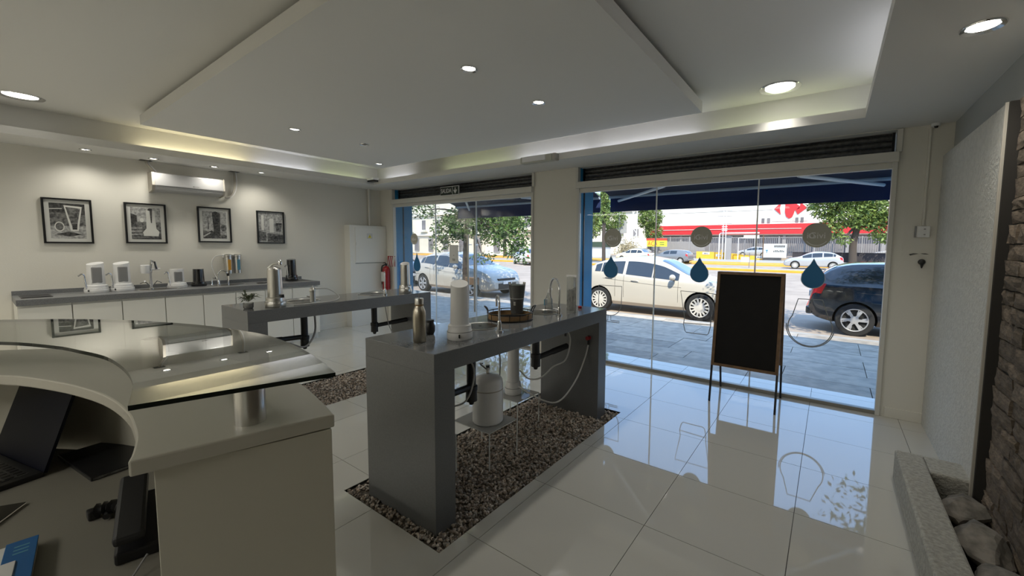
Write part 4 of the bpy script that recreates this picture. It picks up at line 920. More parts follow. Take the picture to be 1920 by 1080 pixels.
# things on the lower worktop
lp = thing('laptop', 'open dark laptop at the left edge of the lower desk', 'laptop', (-2.02, .10, .75), math.radians(14))
MB().box(-.36, -.24, 0, 0, 0, .016).build('base', 'black', lp, bevel=.003, local=True)
MB().box(-.33, -.12, .016, -.03, -.02, .0175).build('keyboard', 'print_b', lp, local=True)
mb = MB(); c, s = math.cos(.32), math.sin(.32); vs = []
for (y, z) in ((0, .012), (.008, .010)):
    for (x, h) in ((-.36, 0), (0, 0), (0, .245), (-.36, .245)): vs.append((x, y+h*s, z+h*c))
mb.add(vs, [(0, 1, 2, 3), (7, 6, 5, 4), (0, 4, 5, 1), (1, 5, 6, 2), (2, 6, 7, 3), (3, 7, 4, 0)]); mb.build('screen', 'navyplas', lp, local=True)
for i in range(4):
    mb = MB()
    for k in range(12): mb.box(-.325+k*.0245, -.115+i*.024, .0175, -.325+k*.0245+.020, -.115+i*.024+.018, .0195)
    mb.build('key_row', 'black', lp, local=True)
ph = thing('mobile_phone', 'dark mobile phone lying on the lower desk at the left edge', 'phone', (-1.80, -.012, .75), math.radians(-32))
MB().box(-.075, -.036, 0, .075, .036, .008).build('body', 'chrome', ph, bevel=.003, local=True); MB().box(-.073, -.034, .008, .073, .034, .0085).build('screen', 'gloss_black', ph, local=True)
cd = thing('card_box', 'blue and white card box at the bottom left of the desk', 'box', (-1.49, -.005, .75), math.radians(-7))
MB().box(-.085, -.12, 0, .10, .055, .022).build('white_sleeve', 'print_w', cd, bevel=.002, local=True); MB().box(-.088, .008, .022, .10, .057, .026).build('blue_top', 'cardblue', cd, bevel=.001, local=True)
MB().box(.01, -.10, .026, .10, .030, .029).build('white_card', 'paper', cd, bevel=.001, local=True)
for k in range(3): MB().box(-.06+k*.016, .022, .026, -.054+k*.016, .045, .0264).build('print_line', 'cblue', cd, local=True)
tp = thing('desk_telephone', 'black desk telephone with red key behind the desk end panel', 'telephone', (-1.39, .273, .75), math.radians(77))
MB().yz([(-.10, 0), (.10, 0), (.10, .075), (-.10, .028)], -.10, .10).build('body', 'black', tp, bevel=.006, local=True)
MB().yz([(-.115, .052), (.105, .104), (.108, .128), (-.112, .074)], -.10, -.045).build('handset', 'rubber', tp, bevel=.008, local=True)
for r in range(4):
    for c in range(3): MB().box(-.02+c*.028, -.07+r*.034, .036+r*.0078, -.002+c*.028, -.05+r*.034, .044+r*.0078).build('key', 'keyg' if (r, c) != (1, 0) else 'txtr', tp, local=True)
hp = [(-.13, -.02, .02), (-.16, -.05, .03), (-.17, -.09, .02), (-.20, -.07, .025), (-.22, -.10, .015)]
cb = thing('cable_bundle', 'black bundled cable with plug beside the desk telephone', 'cable', (-1.60, .18, .75))
MB().tube(bez([(-1.50, .20, .765), (-1.545, .205, .78), (-1.58, .19, .775), (-1.60, .165, .77)], 6), [.014+.005*math.sin(i*2.2) for i in range(19)], 8).build('coil', 'rubber', cb, smooth=True)
MB().tube(bez([(-1.57, .20, .775), (-1.60, .22, .765), (-1.60, .19, .762), (-1.56, .175, .762)], 5), .008, 7).build('loop', 'rubber', cb, smooth=True)
MB().box(-1.62, .145, .75, -1.59, .168, .775).build('plug', 'black', cb, bevel=.004)
fd = thing('black_folder', 'thin black folder lying at the back of the lower desk', 'folder', (-2.02, .25, .75), math.radians(8))
MB().box(-.15, -.09, 0, .15, .09, .012).build('cover', 'black', fd, bevel=.002, local=True); MB().box(-.145, -.085, .003, .152, .085, .009).build('pages', 'print_g', fd, local=True)
tag(MB().tube(bez([(-1.26, .20, .78), (-1.22, .16, .757), (-1.20, .13, .756), (-1.21, .08, .756)], 6), .0025, 6).build('phone_cable', 'hoseg', smooth=True), 'thin grey cable beside the desk telephone', 'cable')

# ------------------------------------------------------------------ outside: ground
ZR = -.15
struct(B(-70, 8.62, ZR-.3, 60, 160, ZR).build('road', 'asphalt'))
pv = struct(B(-25, 5.16, ZR-.1, 12, 8.45, -.045).build('pavement', 'pavegap'))
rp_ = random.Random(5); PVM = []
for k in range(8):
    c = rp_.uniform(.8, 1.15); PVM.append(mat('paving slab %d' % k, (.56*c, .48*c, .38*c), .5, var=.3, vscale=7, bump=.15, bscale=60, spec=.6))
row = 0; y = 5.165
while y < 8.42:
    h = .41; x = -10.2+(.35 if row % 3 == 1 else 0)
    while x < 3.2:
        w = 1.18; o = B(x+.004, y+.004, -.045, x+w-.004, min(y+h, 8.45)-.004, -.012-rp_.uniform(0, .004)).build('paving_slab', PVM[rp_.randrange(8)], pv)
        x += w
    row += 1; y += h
struct(B(-25, 8.45, ZR-.1, 12, 8.62, -.02).build('kerb', 'kerb', bevel=.015))
def strip(nm, x0, x1, y0, y1, m, z0=ZR, z1=ZR+.12): return struct(B(x0, y0, z0-.02, x1, y1, z1).build(nm, m, bevel=.02 if z1-z0 > .05 else 0))
strip('median_kerb', -40, 12, 31.4, 32.5, 'yellow', z1=ZR+.13)
strip('median_top', -40, 12, 32.5, 34.0, 'kerb', z1=ZR+.12)
strip('far_pavement', -60, 30, 41.5, 48, 'yellow', z1=ZR+.10)
strip('far_pavement_slabs', -60, 30, 48, 60.4, 'kerb', z1=ZR+.06); strip('forecourt', -16, 30, 60.4, 74, 'asphalt', z1=.25)
t = tag(MB().prism([(-10.6, 36.2), (-9.2, 37.6), (-9.5, 38.6), (-11.6, 37.2), (-12.6, 37.5), (-12.3, 35.4), (-10.2, 35.6)], ZR+.001, ZR+.008).build('road_arrow', 'txtw'), 'white arrow painted on the far carriageway', 'road marking')

# ------------------------------------------------------------------ awnings
def awning(x0, x1, label, arms):
    t = thing('awning', label, 'awning', ((x0+x1)/2, 5.1, 2.05))
    MB().yz([(5.10, 2.66), (5.10, 2.675), (6.26, 2.33), (6.26, 2.315)], x0, x1).build('cloth', 'awn', t)
    MB().yz([(6.245, 2.33), (6.26, 2.33), (6.262, 2.21), (6.252, 2.075), (6.240, 2.075), (6.246, 2.21)], x0, x1).build('valance', 'navy', t)
    MB().tube([(x0, 6.22, 2.32), (x1, 6.22, 2.32)], .028, 12).build('front_bar', 'awnmet', t, smooth=True)
    MB().tube([(x0, 5.16, 2.62), (x1, 5.16, 2.62)], .05, 14).build('roller_tube', 'awnmet', t, smooth=True)
    for xa, xb in arms: MB().tube([(xa, 5.14, 2.27), (xb, 6.20, 2.245)], .021, 8).build('arm', 'armwhite', t, smooth=True)
awning(-6.75, -3.26, 'navy awning over the glass doors', ((-5.35, -6.35), (-4.1, -3.5)))

awning(-3.07, 1.9, 'navy awning over the wide window', ((-1.78, -2.90), (-.33, .46)))

# ------------------------------------------------------------------ cars
def lerp_tab(tab, x):
    if x <= tab[0][0]: return tab[0][1]
    for (a, u), (b, v) in zip(tab, tab[1:]):
        if x <= b: return u+(v-u)*(x-a)/(b-a)
    return tab[-1][1]
def smooth_tab(tab):
    out = []; n = len(tab); m = []
    for i in range(n):
        if i == 0: m.append((tab[1][1]-tab[0][1])/(tab[1][0]-tab[0][0]))
        elif i == n-1: m.append((tab[-1][1]-tab[-2][1])/(tab[-1][0]-tab[-2][0]))
        else:
            d0 = (tab[i][1]-tab[i-1][1])/(tab[i][0]-tab[i-1][0]); d1 = (tab[i+1][1]-tab[i][1])/(tab[i+1][0]-tab[i][0]); m.append(0 if d0*d1 <= 0 else 2*d0*d1/(d0+d1))
    for i in range(n-1):
        (x0, y0), (x1, y1) = tab[i], tab[i+1]; h = x1-x0
        for k in range(5):
            t = k/5; out.append((x0+h*t, y0*(2*t**3-3*t*t+1)+h*m[i]*(t**3-2*t*t+t)+y1*(-2*t**3+3*t*t)+h*m[i+1]*(t**3-t*t)))
    out.append(tab[-1]); return out
BODY = {
 'hatch': dict(L=3.96, W=.87, wb=2.49, ro=.66, top=[(0, .62), (.04, .93), (.16, 1.02), (.60, 1.28), (1.0, 1.375), (1.55, 1.41), (2.10, 1.34), (2.88, .985), (3.02, .95), (3.45, .87), (3.80, .72), (3.96, .50)],
   belt=[(0, .60), (.04, .89), (.16, .99), (.5, 1.0), (1.5, .935), (2.4, .875), (3.02, .86), (3.45, .80), (3.80, .66), (3.96, .46)], win=[(.50, .66), (.69, 1.28), (1.36, 2.02), (2.05, 2.66)], ws=(2.12, 2.88), rw=(.16, .58)),
 'wagon': dict(L=4.0, W=.82, wb=2.42, ro=.74, top=[(0, .60), (.05, .95), (.10, 1.05), (.45, 1.31), (.75, 1.37), (1.65, 1.395), (2.2, 1.34), (2.80, 1.08), (3.0, .99), (3.5, .90), (3.85, .74), (4.0, .5)],
   belt=[(0, .58), (.05, .90), (.10, .98), (.6, .97), (1.6, .94), (2.6, .91), (3.0, .91), (3.5, .84), (3.85, .68), (4.0, .46)], win=[(1.16, 1.86), (1.94, 2.55)], ws=(2.22, 2.82), rw=(.10, .44)),
 'sedan': dict(L=4.3, W=.84, wb=2.5, ro=.85, top=[(0, .62), (.05, .92), (.30, 1.0), (.62, 1.03), (1.15, 1.36), (1.6, 1.42), (2.2, 1.42), (2.5, 1.36), (3.05, 1.02), (3.6, .92), (4.12, .76), (4.3, .5)],
   belt=[(0, .60), (.05, .88), (.30, .93), (.7, .97), (1.6, .94), (2.6, .92), (3.05, .93), (3.6, .86), (4.12, .68), (4.3, .46)], win=[(.88, 1.45), (1.52, 2.25), (2.33, 2.88)], ws=(2.53, 3.06), rw=(.64, 1.12))}
CARCACHE = {}
def car(kind, paint, label, loc, rz, hub='cap', near=True, glass='carglass', group=None, flip=False):
    S = BODY[kind]; t = thing('car', label, 'car', loc, rz, group)
    L, Wd = S['L'], S['W']; top = smooth_tab(S['top']); belt = smooth_tab(S['belt'])
    wtab = smooth_tab([(0, Wd*.80), (.12, Wd*.90), (.6, Wd*.985), (L*.5, Wd), (L-.9, Wd*.97), (L-.35, Wd*.90), (L-.08, Wd*.78), (L, Wd*.66)])
    btab = [(0, .38), (.15, .28), (.5, .20), (L-.6, .20), (L-.2, .21), (L, .30)]
    def sec(x):
        w = lerp_tab(wtab, x); b = lerp_tab(btab, x); be = lerp_tab(belt, x); tp = lerp_tab(top, x); k = min(1, max(0, (tp-be-.05)/.35)); wr = w*(.93-.20*k); h = be-b
        return [(0, b), (w*.86, b), (w*.965, b+h*.12), (w*.985, b+h*.30), (w, b+h*.62), (w*.985, b+h*.88), (w*.955, be), (wr, be+(tp-be)*.80), (wr*.90, be+(tp-be)*.94), (wr*.6, tp-.004*0), (0, tp+.012*k)]
    def ser(x): return w_pts(x)
    xs = sorted(set([0, .02, .05, .09, .14]+[round(i*.11, 3) for i in range(2, int(L/.11))]+[L-.2, L-.12, L-.06, L-.02, L])); xs = [x for x in xs if 0 <= x <= L]
    key = (kind, paint)
    if key in CARCACHE:
        me = CARCACHE[key]; o = bpy.data.objects.new('body', me); COL.objects.link(o); o.parent = t
    else:
        mb = MB(); rings = []
        for x in xs:
            s = sec(x); ring = [(x, y, z) for y, z in s]+[(x, -y, z) for y, z in s[-2:0:-1]]; rings.append(ring)
        n = len(rings[0]); mb.add([v for r in rings for v in r], [(i*n+k, i*n+(k+1) % n, (i+1)*n+(k+1) % n, (i+1)*n+k) for i in range(len(rings)-1) for k in range(n)]+[tuple(reversed(range(n))), tuple(range((len(rings)-1)*n, len(rings)*n))])
        o = mb.build('body', [paint, 'arch'], t, smooth=False, local=True); fixn(o)
        cut = MB()
        for wx in (S['ro'], S['ro']+S['wb']):
            for s in (-1, 1):
                c2 = MB().cyl(0, 0, 0, .34, .345, 28).xform(Matrix.Translation((wx, s*(Wd+.1) if s > 0 else -(Wd+.1)+.34, .31)) @ Matrix.Rotation(PI/2, 4, 'X')); cut.mi(1).add(c2.v, c2.f)
        co = cut.build('cut', ['arch', 'arch'], None, local=True); fixn(co)
        md = o.modifiers.new('b', 'BOOLEAN'); md.object = co; md.operation = 'DIFFERENCE'; md.solver = 'EXACT'
        try: md.material_mode = 'TRANSFER'
        except Exception: pass
        co.matrix_world = Matrix.Translation(loc) @ Matrix.Rotation(rz, 4, 'Z')
        bpy.context.view_layer.update(); dg = bpy.context.evaluated_depsgraph_get(); me = bpy.data.meshes.new_from_object(o.evaluated_get(dg)); o.modifiers.clear(); o.data = me; bpy.data.objects.remove(co)
        me.polygons.foreach_set('use_smooth', [True]*len(me.polygons)); me.set_sharp_from_angle(angle=math.radians(32)); CARCACHE[key] = me
    def side(x, v, s, off=.006):      # v 0..1 belt to roof edge
        q = sec(x); (w0, z0), (w1, z1) = q[6], q[7]; w = w0+(w1-w0)*v; z = z0+(z1-z0)*v; nz = (w0-w1); ny = (z1-z0); l = math.hypot(ny, nz) or 1; return (x, s*(w+off*ny/l), z+off*nz/l)
    def low(x, u, s, off=.005):       # u 0..1 sill to belt
        q = sec(x)[2:7]; us = [0, .2, .57, .86, 1.0]
        for i in range(4):
            if u <= us[i+1]+1e-6: k = (u-us[i])/(us[i+1]-us[i]); w = q[i][0]+(q[i+1][0]-q[i][0])*k; z = q[i][1]+(q[i+1][1]-q[i][1])*k; return (x, s*(w+off), z)
    def topp(x, v, off=.006): q = sec(x); w = q[8][0]; y = -w+2*w*v; return (x, y*.99, (q[10][1] if abs(y) < q[9][0] else q[9][1]+(q[8][1]-q[9][1])*(abs(y)-q[9][0])/(q[8][0]-q[9][0]+1e-6))+off)
    for s in (-1, 1):
        for a, b in S['win']:
            def fn(u, v, a=a, b=b, s=s):
                x = a+(b-a)*u; sk = .08*(v) if b < 1.3 else 0
                return side(x+(0), .06+.86*v, s)
            mb = MB().grid(fn, 8, 4)
            if s > 0: pass
            mb.build('side_window', glass, t, local=True)
        # rocker shade, door lines, handles, trims
        if near:
            cuts = sorted(set(round(x, 2) for w in S['win'] for x in w))
            for x in (S['win'][-2][1]+.02 if kind != 'hatch' else 1.32, S['ws'][1]-.04 if kind != 'hatch' else 2.66, S['ro']+.43):
                MB().tube([low(x, u/6, s, .001) for u in range(1, 7)], .004, 5).build('door_line', 'seam', t, local=True)
            for x in (S['win'][-1][0]+.02, S['win'][-2][0]+.12) if kind != 'hatch' else (1.52, .82):
                p = low(x, .84, s, .012); MB().tube([low(x, .83, s, .012), low(x+.06, .85, s, .03), low(x+.13, .85, s, .03), low(x+.19, .83, s, .012)], .011, 6).build('door_handle', paint, t, smooth=True, local=True)
            MB().tube([low(x, .74+.06*(1-x/L), s, .001) for x in [.75+i*.18 for i in range(12)]], .0035, 4).build('crease', 'seam', t, local=True)
            mp = side(S['win'][-1][1]-.10, .05, s, .05)
            MB().tube([side(S['win'][-1][1]-.10, .02, s, 0), (mp[0]+.0, mp[1]+s*.05, mp[2]+.03)], .016, 6).build('mirror_arm', 'black', t, local=True)
            bm = bmesh.new(); bmesh.ops.create_uvsphere(bm, u_segments=14, v_segments=8, radius=1)
            for v in bm.verts: v.co = Vector((mp[0]+v.co.x*.07, mp[1]+s*.10+v.co.y*.10, mp[2]+.05+v.co.z*.07))
            m2 = bpy.data.meshes.new('mirror'); bm.to_mesh(m2); bm.free(); m2.materials.append(M[paint]); mo = bpy.data.objects.new('mirror', m2); COL.objects.link(mo); mo.parent = t
            for pp in m2.polygons: pp.use_smooth = True
        MB().grid(lambda u, v, s=s: low(.015+(.26 if kind != 'sedan' else .2)*u*(1-.3*(1-v)), .66+.32*v, s, .008), 4, 4).build('tail_light', 'tail', t, local=True)
        MB().grid(lambda u, v, s=s: low(L-.52+.42*u, .70+.26*v*(1-.35*u), s, .007), 5, 3).tube([low(L-.53+.43*u/5, .70, s, .008) for u in range(6)], .009, 5).build('headlight', 'head', t, local=True)
    for nm, (a, b) in (('windscreen', S['ws']), ('rear_window', S['rw'])):
        MB().grid(lambda u, v, a=a, b=b: topp(a+(b-a)*(.06+.88*u), .06+.88*v, .008), 8, 8).build(nm, 'carblue', t, smooth=True, local=True)
    q = sec(L-.03)
    MB().box(L-.03, -Wd*.46, .28, L+.012, Wd*.46, .46).build('lower_grille', 'black', t, bevel=.01, local=True)
    MB().box(L-.10, -Wd*.45, .54, L-.015, Wd*.45, .61).build('upper_grille', 'black', t, bevel=.01, local=True)
    if near:
        MB().box(L+.006, -.20, .43, L+.018, .20, .53).build('front_plate', 'txtw', t, local=True)
        MB().box(-.02, -.22, .66, .01, .22, .77).build('rear_plate', 'txtw', t, local=True)
    MB().box(-.05, -Wd*.80, .34, .06, Wd*.80, .50).build('rear_bumper', paint, t, bevel=.03, local=True)
    for wx in (S['ro'], S['ro']+S['wb']):
        for s in (-1, 1):
            base = Matrix.Translation((wx, s*(Wd-.015), .305)) @ Matrix.Rotation(-s*PI/2, 4, 'X')
            w = bpy.data.objects.new('wheel', wheel_mesh(hub)); COL.objects.link(w); w.parent = t; w.matrix_local = base
            r2 = bpy.data.objects.new('rim', rim_mesh(hub)); COL.objects.link(r2); r2.parent = w
    return t
WM = {}
def wheel_mesh(h):
    if 't' not in WM: WM['t'] = MB().lathe(0, 0, [(.20, -.19), (.28, -.19), (.303, -.17), (.305, -.02), (.29, 0), (.215, .004), (.205, -.03), (.05, -.035)], 32).mesh('tyre', 'tyre', True)
    return WM['t']
def rim_mesh(h):
    if h not in WM:
        mb = MB().lathe(0, 0, [(.216, .006), (.212, .012), (.200, .008), (.195, -.01)], 32, cap=False)
        k = 14 if h == 'cap' else 6
        for i in range(k):
            a = 2*PI*i/k; w = .018 if h == 'cap' else .024; mm = MB().box(.04, -w, -.012, .205, w, .006).xform(Matrix.Rotation(a, 4, 'Z')); mb.add(mm.v, mm.f)
            if h != 'cap':
                mm = MB().box(.12, -.009, -.012, .2, .009, .004).xform(Matrix.Rotation(a+.22, 4, 'Z')); mb.add(mm.v, mm.f)
        mb.lathe(0, 0, [(.075, -.01), (.07, .010), (.02, .014)], 20)
        if h == 'cap': mb.lathe(0, 0, [(.12, -.012), (.12, .002), (.06, .006)], 20)
        WM[h] = mb.mesh('rim', 'rim_w' if h == 'cap' else 'rim', True)
    return WM[h]
M['rim_w'] = mat('hub cap', (.62, .60, .55), .4)
ZG = ZR
c1 = car('hatch', 'p_white', 'white hatchback parked at the kerb in front of the wide window', (-4.83-.66, 9.28+.87, ZG), 0)
c2 = car('hatch', 'p_white', 'white hatchback with bluish bonnet parked behind the pavement tree', (-11.75-.63, 9.95+.15, ZG), -.055, hub='alloy')
c3 = car('wagon', 'p_black', 'dark hatchback with red tail light cut off by the right window edge', (.42-.74, 9.52+.82, ZG), 0, hub='alloy')
c4 = car('hatch', 'p_black', 'dark car with white hub cap showing past the blue door jamb', (-17.3, 10.15, ZG), -.05)
c5 = car('hatch', 'p_silver', 'small silver hatchback on the far carriageway before the dark wall', (.05+.66+.1, 38.0+.87, ZG), PI, near=False)
c6 = car('wagon', 'p_grey', 'grey hatchback far across the road under the yellow sign', (-12.2+.9, 41.0, ZG), PI-.12, near=False)
c7 = car('sedan', 'p_beige', 'beige sedan far across the road left of the grey hatchback', (-15.8, 42.6, ZG), PI-.12, near=False)
c8 = car('sedan', 'p_white', 'white sedan on the road behind the pavement tree foliage', (-20.0, 27.2, ZG), PI-.55, near=False)
c9 = car('hatch', 'p_silver', 'silver car parked behind the yellow barrier', (-6.8, 62.0, .25), PI, near=False)
c10 = car('sedan', 'p_white', 'white car parked further back behind the yellow barrier', (-7.2, 67.0, .25), PI, near=False)
c11 = car('sedan', 'p_silver', 'pale car half hidden behind the far tree trunk at right', (8.6, 67.0, .25), PI, near=False)
c12 = car('wagon', 'p_grey', 'dark grey car roof showing behind the beige sedan', (-19.6, 52.0, ZG+.06), PI, near=False)

# ------------------------------------------------------------------ trees
def tree(name, label, base, trunk, blobs, nleaf, size, m, seed, group=None, r0=.10, fan=False):
    rr = random.Random(seed); t = thing(name, label, 'tree', base, 0, group)
    T = [Vector(base)]+[Vector(p) for p in trunk]
    MB().tube(bez(T, 4), [r0*(1-.45*i/(len(T)*4)) for i in range((len(T)-1)*4+1)], 10).build('trunk', 'bark', t, smooth=True)
    mb = MB()
    for c, rad in blobs:
        c = Vector(c); s = T[-1] if (c-T[-1]).length < 4*rad[0]+2 else T[-1]; mid = (s+c)/2+Vector((0, 0, rad[2]*.2))
        mb.tube(bez([s-Vector((0, 0, .1)), mid, c], 3), [r0*.5*(1-.8*i/6) for i in range(7)], 6)
    mb.build('branches', 'bark', t, smooth=True)
    mb = MB(); tot = sum(b[1][0]*b[1][1]*b[1][2] for b in blobs)
    for c, rad in blobs:
        k = int(nleaf*rad[0]*rad[1]*rad[2]/tot)
        for i in range(k):
            u = Vector((rr.gauss(0, 1), rr.gauss(0, 1), rr.gauss(0, 1))).normalized()*rr.uniform(.35, 1.0)**.6
            if math.sin(u.x*7+c[0]*3)*math.sin(u.y*6+c[1])*math.sin(u.z*8+c[2]*5) > .28: continue
            p = Vector((c[0]+u.x*rad[0], c[1]+u.y*rad[1], c[2]+u.z*rad[2])); s = size*rr.uniform(.7, 1.35)
            d = Vector((rr.uniform(-1, 1), rr.uniform(-1, 1), rr.uniform(-1, .3))).normalized(); w = d.cross(Vector((rr.uniform(-1, 1), rr.uniform(-1, 1), rr.uniform(-1, 1)))).normalized()
            mb.add([p, p+d*s*.5+w*s*.2, p+d*s, p+d*s*.5-w*s*.2], [(0, 1, 2, 3)])
    mb.build('foliage', m, t, kind='stuff'); return t
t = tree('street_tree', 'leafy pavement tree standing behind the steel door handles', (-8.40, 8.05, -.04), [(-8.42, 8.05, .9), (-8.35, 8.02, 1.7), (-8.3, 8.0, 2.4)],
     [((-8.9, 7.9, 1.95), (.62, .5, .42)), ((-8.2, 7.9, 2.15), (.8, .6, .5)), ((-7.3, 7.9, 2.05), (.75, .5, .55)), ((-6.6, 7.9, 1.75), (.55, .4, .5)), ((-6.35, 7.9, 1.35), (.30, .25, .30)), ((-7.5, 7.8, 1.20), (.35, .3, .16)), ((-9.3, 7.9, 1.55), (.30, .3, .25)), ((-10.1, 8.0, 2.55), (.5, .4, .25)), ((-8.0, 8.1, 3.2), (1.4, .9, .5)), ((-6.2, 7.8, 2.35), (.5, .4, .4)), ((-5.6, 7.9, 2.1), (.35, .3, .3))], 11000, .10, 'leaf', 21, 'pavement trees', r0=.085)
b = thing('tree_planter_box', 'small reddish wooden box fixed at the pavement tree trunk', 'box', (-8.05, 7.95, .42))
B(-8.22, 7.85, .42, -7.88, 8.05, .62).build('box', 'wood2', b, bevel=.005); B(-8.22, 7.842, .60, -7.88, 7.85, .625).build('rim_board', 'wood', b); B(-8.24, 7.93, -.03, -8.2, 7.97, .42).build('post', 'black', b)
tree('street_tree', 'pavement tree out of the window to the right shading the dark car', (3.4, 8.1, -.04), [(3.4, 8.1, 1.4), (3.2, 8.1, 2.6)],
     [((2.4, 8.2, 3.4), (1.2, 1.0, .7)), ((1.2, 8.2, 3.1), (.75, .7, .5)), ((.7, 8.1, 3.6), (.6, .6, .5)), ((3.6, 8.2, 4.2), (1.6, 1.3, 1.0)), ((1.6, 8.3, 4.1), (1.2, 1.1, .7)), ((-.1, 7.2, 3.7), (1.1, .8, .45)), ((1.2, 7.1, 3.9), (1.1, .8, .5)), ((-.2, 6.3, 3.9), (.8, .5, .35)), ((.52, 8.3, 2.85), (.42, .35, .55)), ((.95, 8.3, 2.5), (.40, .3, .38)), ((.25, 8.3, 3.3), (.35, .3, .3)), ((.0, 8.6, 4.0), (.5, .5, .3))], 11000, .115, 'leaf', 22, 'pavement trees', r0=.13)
tree('large_tree', 'large green tree across the road at the right window edge', (2.0, 57.0, -.1), [(1.95, 57.0, 2.2), (2.3, 57, 4.2)],
     [((1.6, 57, 5.4), (2.6, 2, 1.6)), ((-1.0, 57, 6.3), (1.6, 1.5, 1.4)), ((4.2, 57, 6.2), (2.4, 2, 2.2)), ((4.6, 57, 3.2), (1.3, 1.2, 1.1)), ((.8, 57, 8.0), (3.5, 2.5, 1.8)), ((-.4, 56.5, 3.6), (1.5, 1.2, 1.3)), ((6.2, 57, 4.4), (1.5, 1.4, 1.6)), ((1.0, 56, 2.5), (.8, .7, .6)), ((3.0, 56.5, 4.4), (1.6, 1.2, .9))], 15000, .42, 'leafy', 23, 'trees across the road', r0=.42)
tree('large_tree', 'green tree across the road left of the white lattice tower', (-29.5, 60, -.1), [(-29.7, 60, 2.5), (-30, 60, 5)],
     [((-29.5, 60, 6.0), (2.8, 2, 2.2)), ((-31.5, 60, 8.0), (2.5, 2, 2.2)), ((-28.5, 60, 3.6), (1.1, 1, 1.3)), ((-32.5, 60, 4.5), (1.6, 1, 1.6))], 7000, .40, 'leafy', 24, 'trees across the road', r0=.22)
tree('large_tree', 'green tree across the road between white tower and red fascia', (-23.6, 62, -.1), [(-23.7, 62, 2.5), (-23.9, 62, 4)],
     [((-23.6, 62, 6.2), (2.1, 1.6, 2.0)), ((-23.0, 62, 3.9), (1.5, 1.1, 1.4)), ((-24.6, 62, 8.6), (2.0, 1.6, 1.4))], 6500, .38, 'leafy', 25, 'trees across the road', r0=.2)
tree('ivy_palm', 'tall ivy clad yellow green trunk seen between the two awnings', (-13.2, 26, -.1), [(-13.25, 26, 2.5), (-13.2, 26, 5.5), (-13.1, 26, 8)],
     [((-13.2, 26, 3.8), (.38, .38, .7)), ((-13.2, 26, 5.0), (.40, .4, .8)), ((-13.2, 26, 6.3), (.40, .4, .9))], 2600, .19, 'leafy', 26, 'trees across the road', r0=.14)
for i, (x, y, lb) in enumerate(((-38.0, 44, 'broad green tree across the road seen left of the pavement tree'), (-21.5, 36, 'green tree across the road seen behind the white pillar side'), (-30.5, 46, 'green tree across the road behind the pavement tree'))):
    tree('large_tree', lb, (x, y, -.1), [(x, y, 2), (x+.2, y, 4)], [((x, y, 5.6), (2.8, 2.0, 1.9)), ((x-1.4, y, 4.4), (1.6, 1.4, 1.2)), ((x+1.8, y, 4.2), (1.5, 1.3, 1.3))], 4200, .40, 'leafy', 30+i, 'trees across the road', r0=.25)
t = thing('low_bush', 'pale dry bush across the road below the white tower', 'bush', (-25.5, 58, -.1))
mb = MB(); rb = random.Random(9)
for k in range(900):
    p = Vector((-25.5+rb.gauss(0, .8), 58+rb.gauss(0, .4), .2+abs(rb.gauss(0, .9)))); d = Vector((rb.uniform(-1, 1), rb.uniform(-1, 1), rb.uniform(0, 1))).normalized()*.3; w = d.cross(Vector((0, 1, .3))).normalized()*.07; mb.add([p, p+d*.5+w, p+d, p+d*.5-w], [(0, 1, 2, 3)])
mb.build('foliage', 'leafb', t, kind='stuff') if 'leafb' in M else mb.build('foliage', mat('dry leaf', (.38, .32, .20), .8), t, kind='stuff')
MB().tube([(-25.5, 58, -.1), (-25.5, 58, 1.0)], .05, 6).build('stem', 'bark', t)

# ------------------------------------------------------------------ buildings and street furniture across the road
t = thing('supermarket', 'long pale supermarket building with red fascia and red logo', 'building', (0, 76, -.1))
MB().box(-28.4, 75, 3.6, 34, 95, 13.5).build('upper_wall', 'bld', t); B(-28.2, 75.8, -.15, 34, 94, 3.6).build('ground_floor', 'greyb', t)
B(-28.6, 74.6, 3.75, 34, 75.02, 5.35).build('red_fascia', 'redb', t); B(-28.6, 74.5, 4.55, -4, 74.62, 4.62).build('fascia_ledge', 'bld', t)
for z in (7.6, 10.4): B(-28.4, 74.97, z, 34, 75.0, z+.06).build('panel_joint', 'fence', t)
B(-28.6, 74.8, 13.4, 34, 95, 13.7).build('parapet', 'bld', t)
for x in (-9.6, -8.8, -4.9, -4.2): B(x, 74.9, 5.55, x+.42, 75.0, 6.3).build('small_window', 'greyb', t)
for k in range(14): B(-27+4.1*k, 75.3, -.1, -26.6+4.1*k, 75.7, 3.75).build('column', 'fence', t)
lg = B(-8.1, 74.93, 5.75, -3.2, 74.96, 9.65).build('logo', 'bld', t, label='red arrow emblem on the pale wall')
cx_, cz_ = -5.62, 7.75
def LG(pts): MB().xz([(cx_+a, cz_+b_) for a, b_ in pts], 74.80, 74.94).build('emblem_piece', 'redb', lg)
LG([(-2.25, 0), (-1.35, .95), (-1.35, .55), (-1.45, 0), (-1.35, -.6), (-1.3, -.95)])
LG([(2.2, 0), (1.25, .95), (1.3, .45), (1.15, .12), (.7, -.35), (1.0, -1.0)])
LG([(-.65, 1.6), (-.1, 1.85), (.35, 1.6), (.5, 1.0), (.9, .55), (1.2, .3), (1.2, -.05), (.6, -.35), (.45, -.95), (.3, -1.35), (-.15, -1.6), (-.55, -1.25), (-.72, -.6), (-.72, .9)])
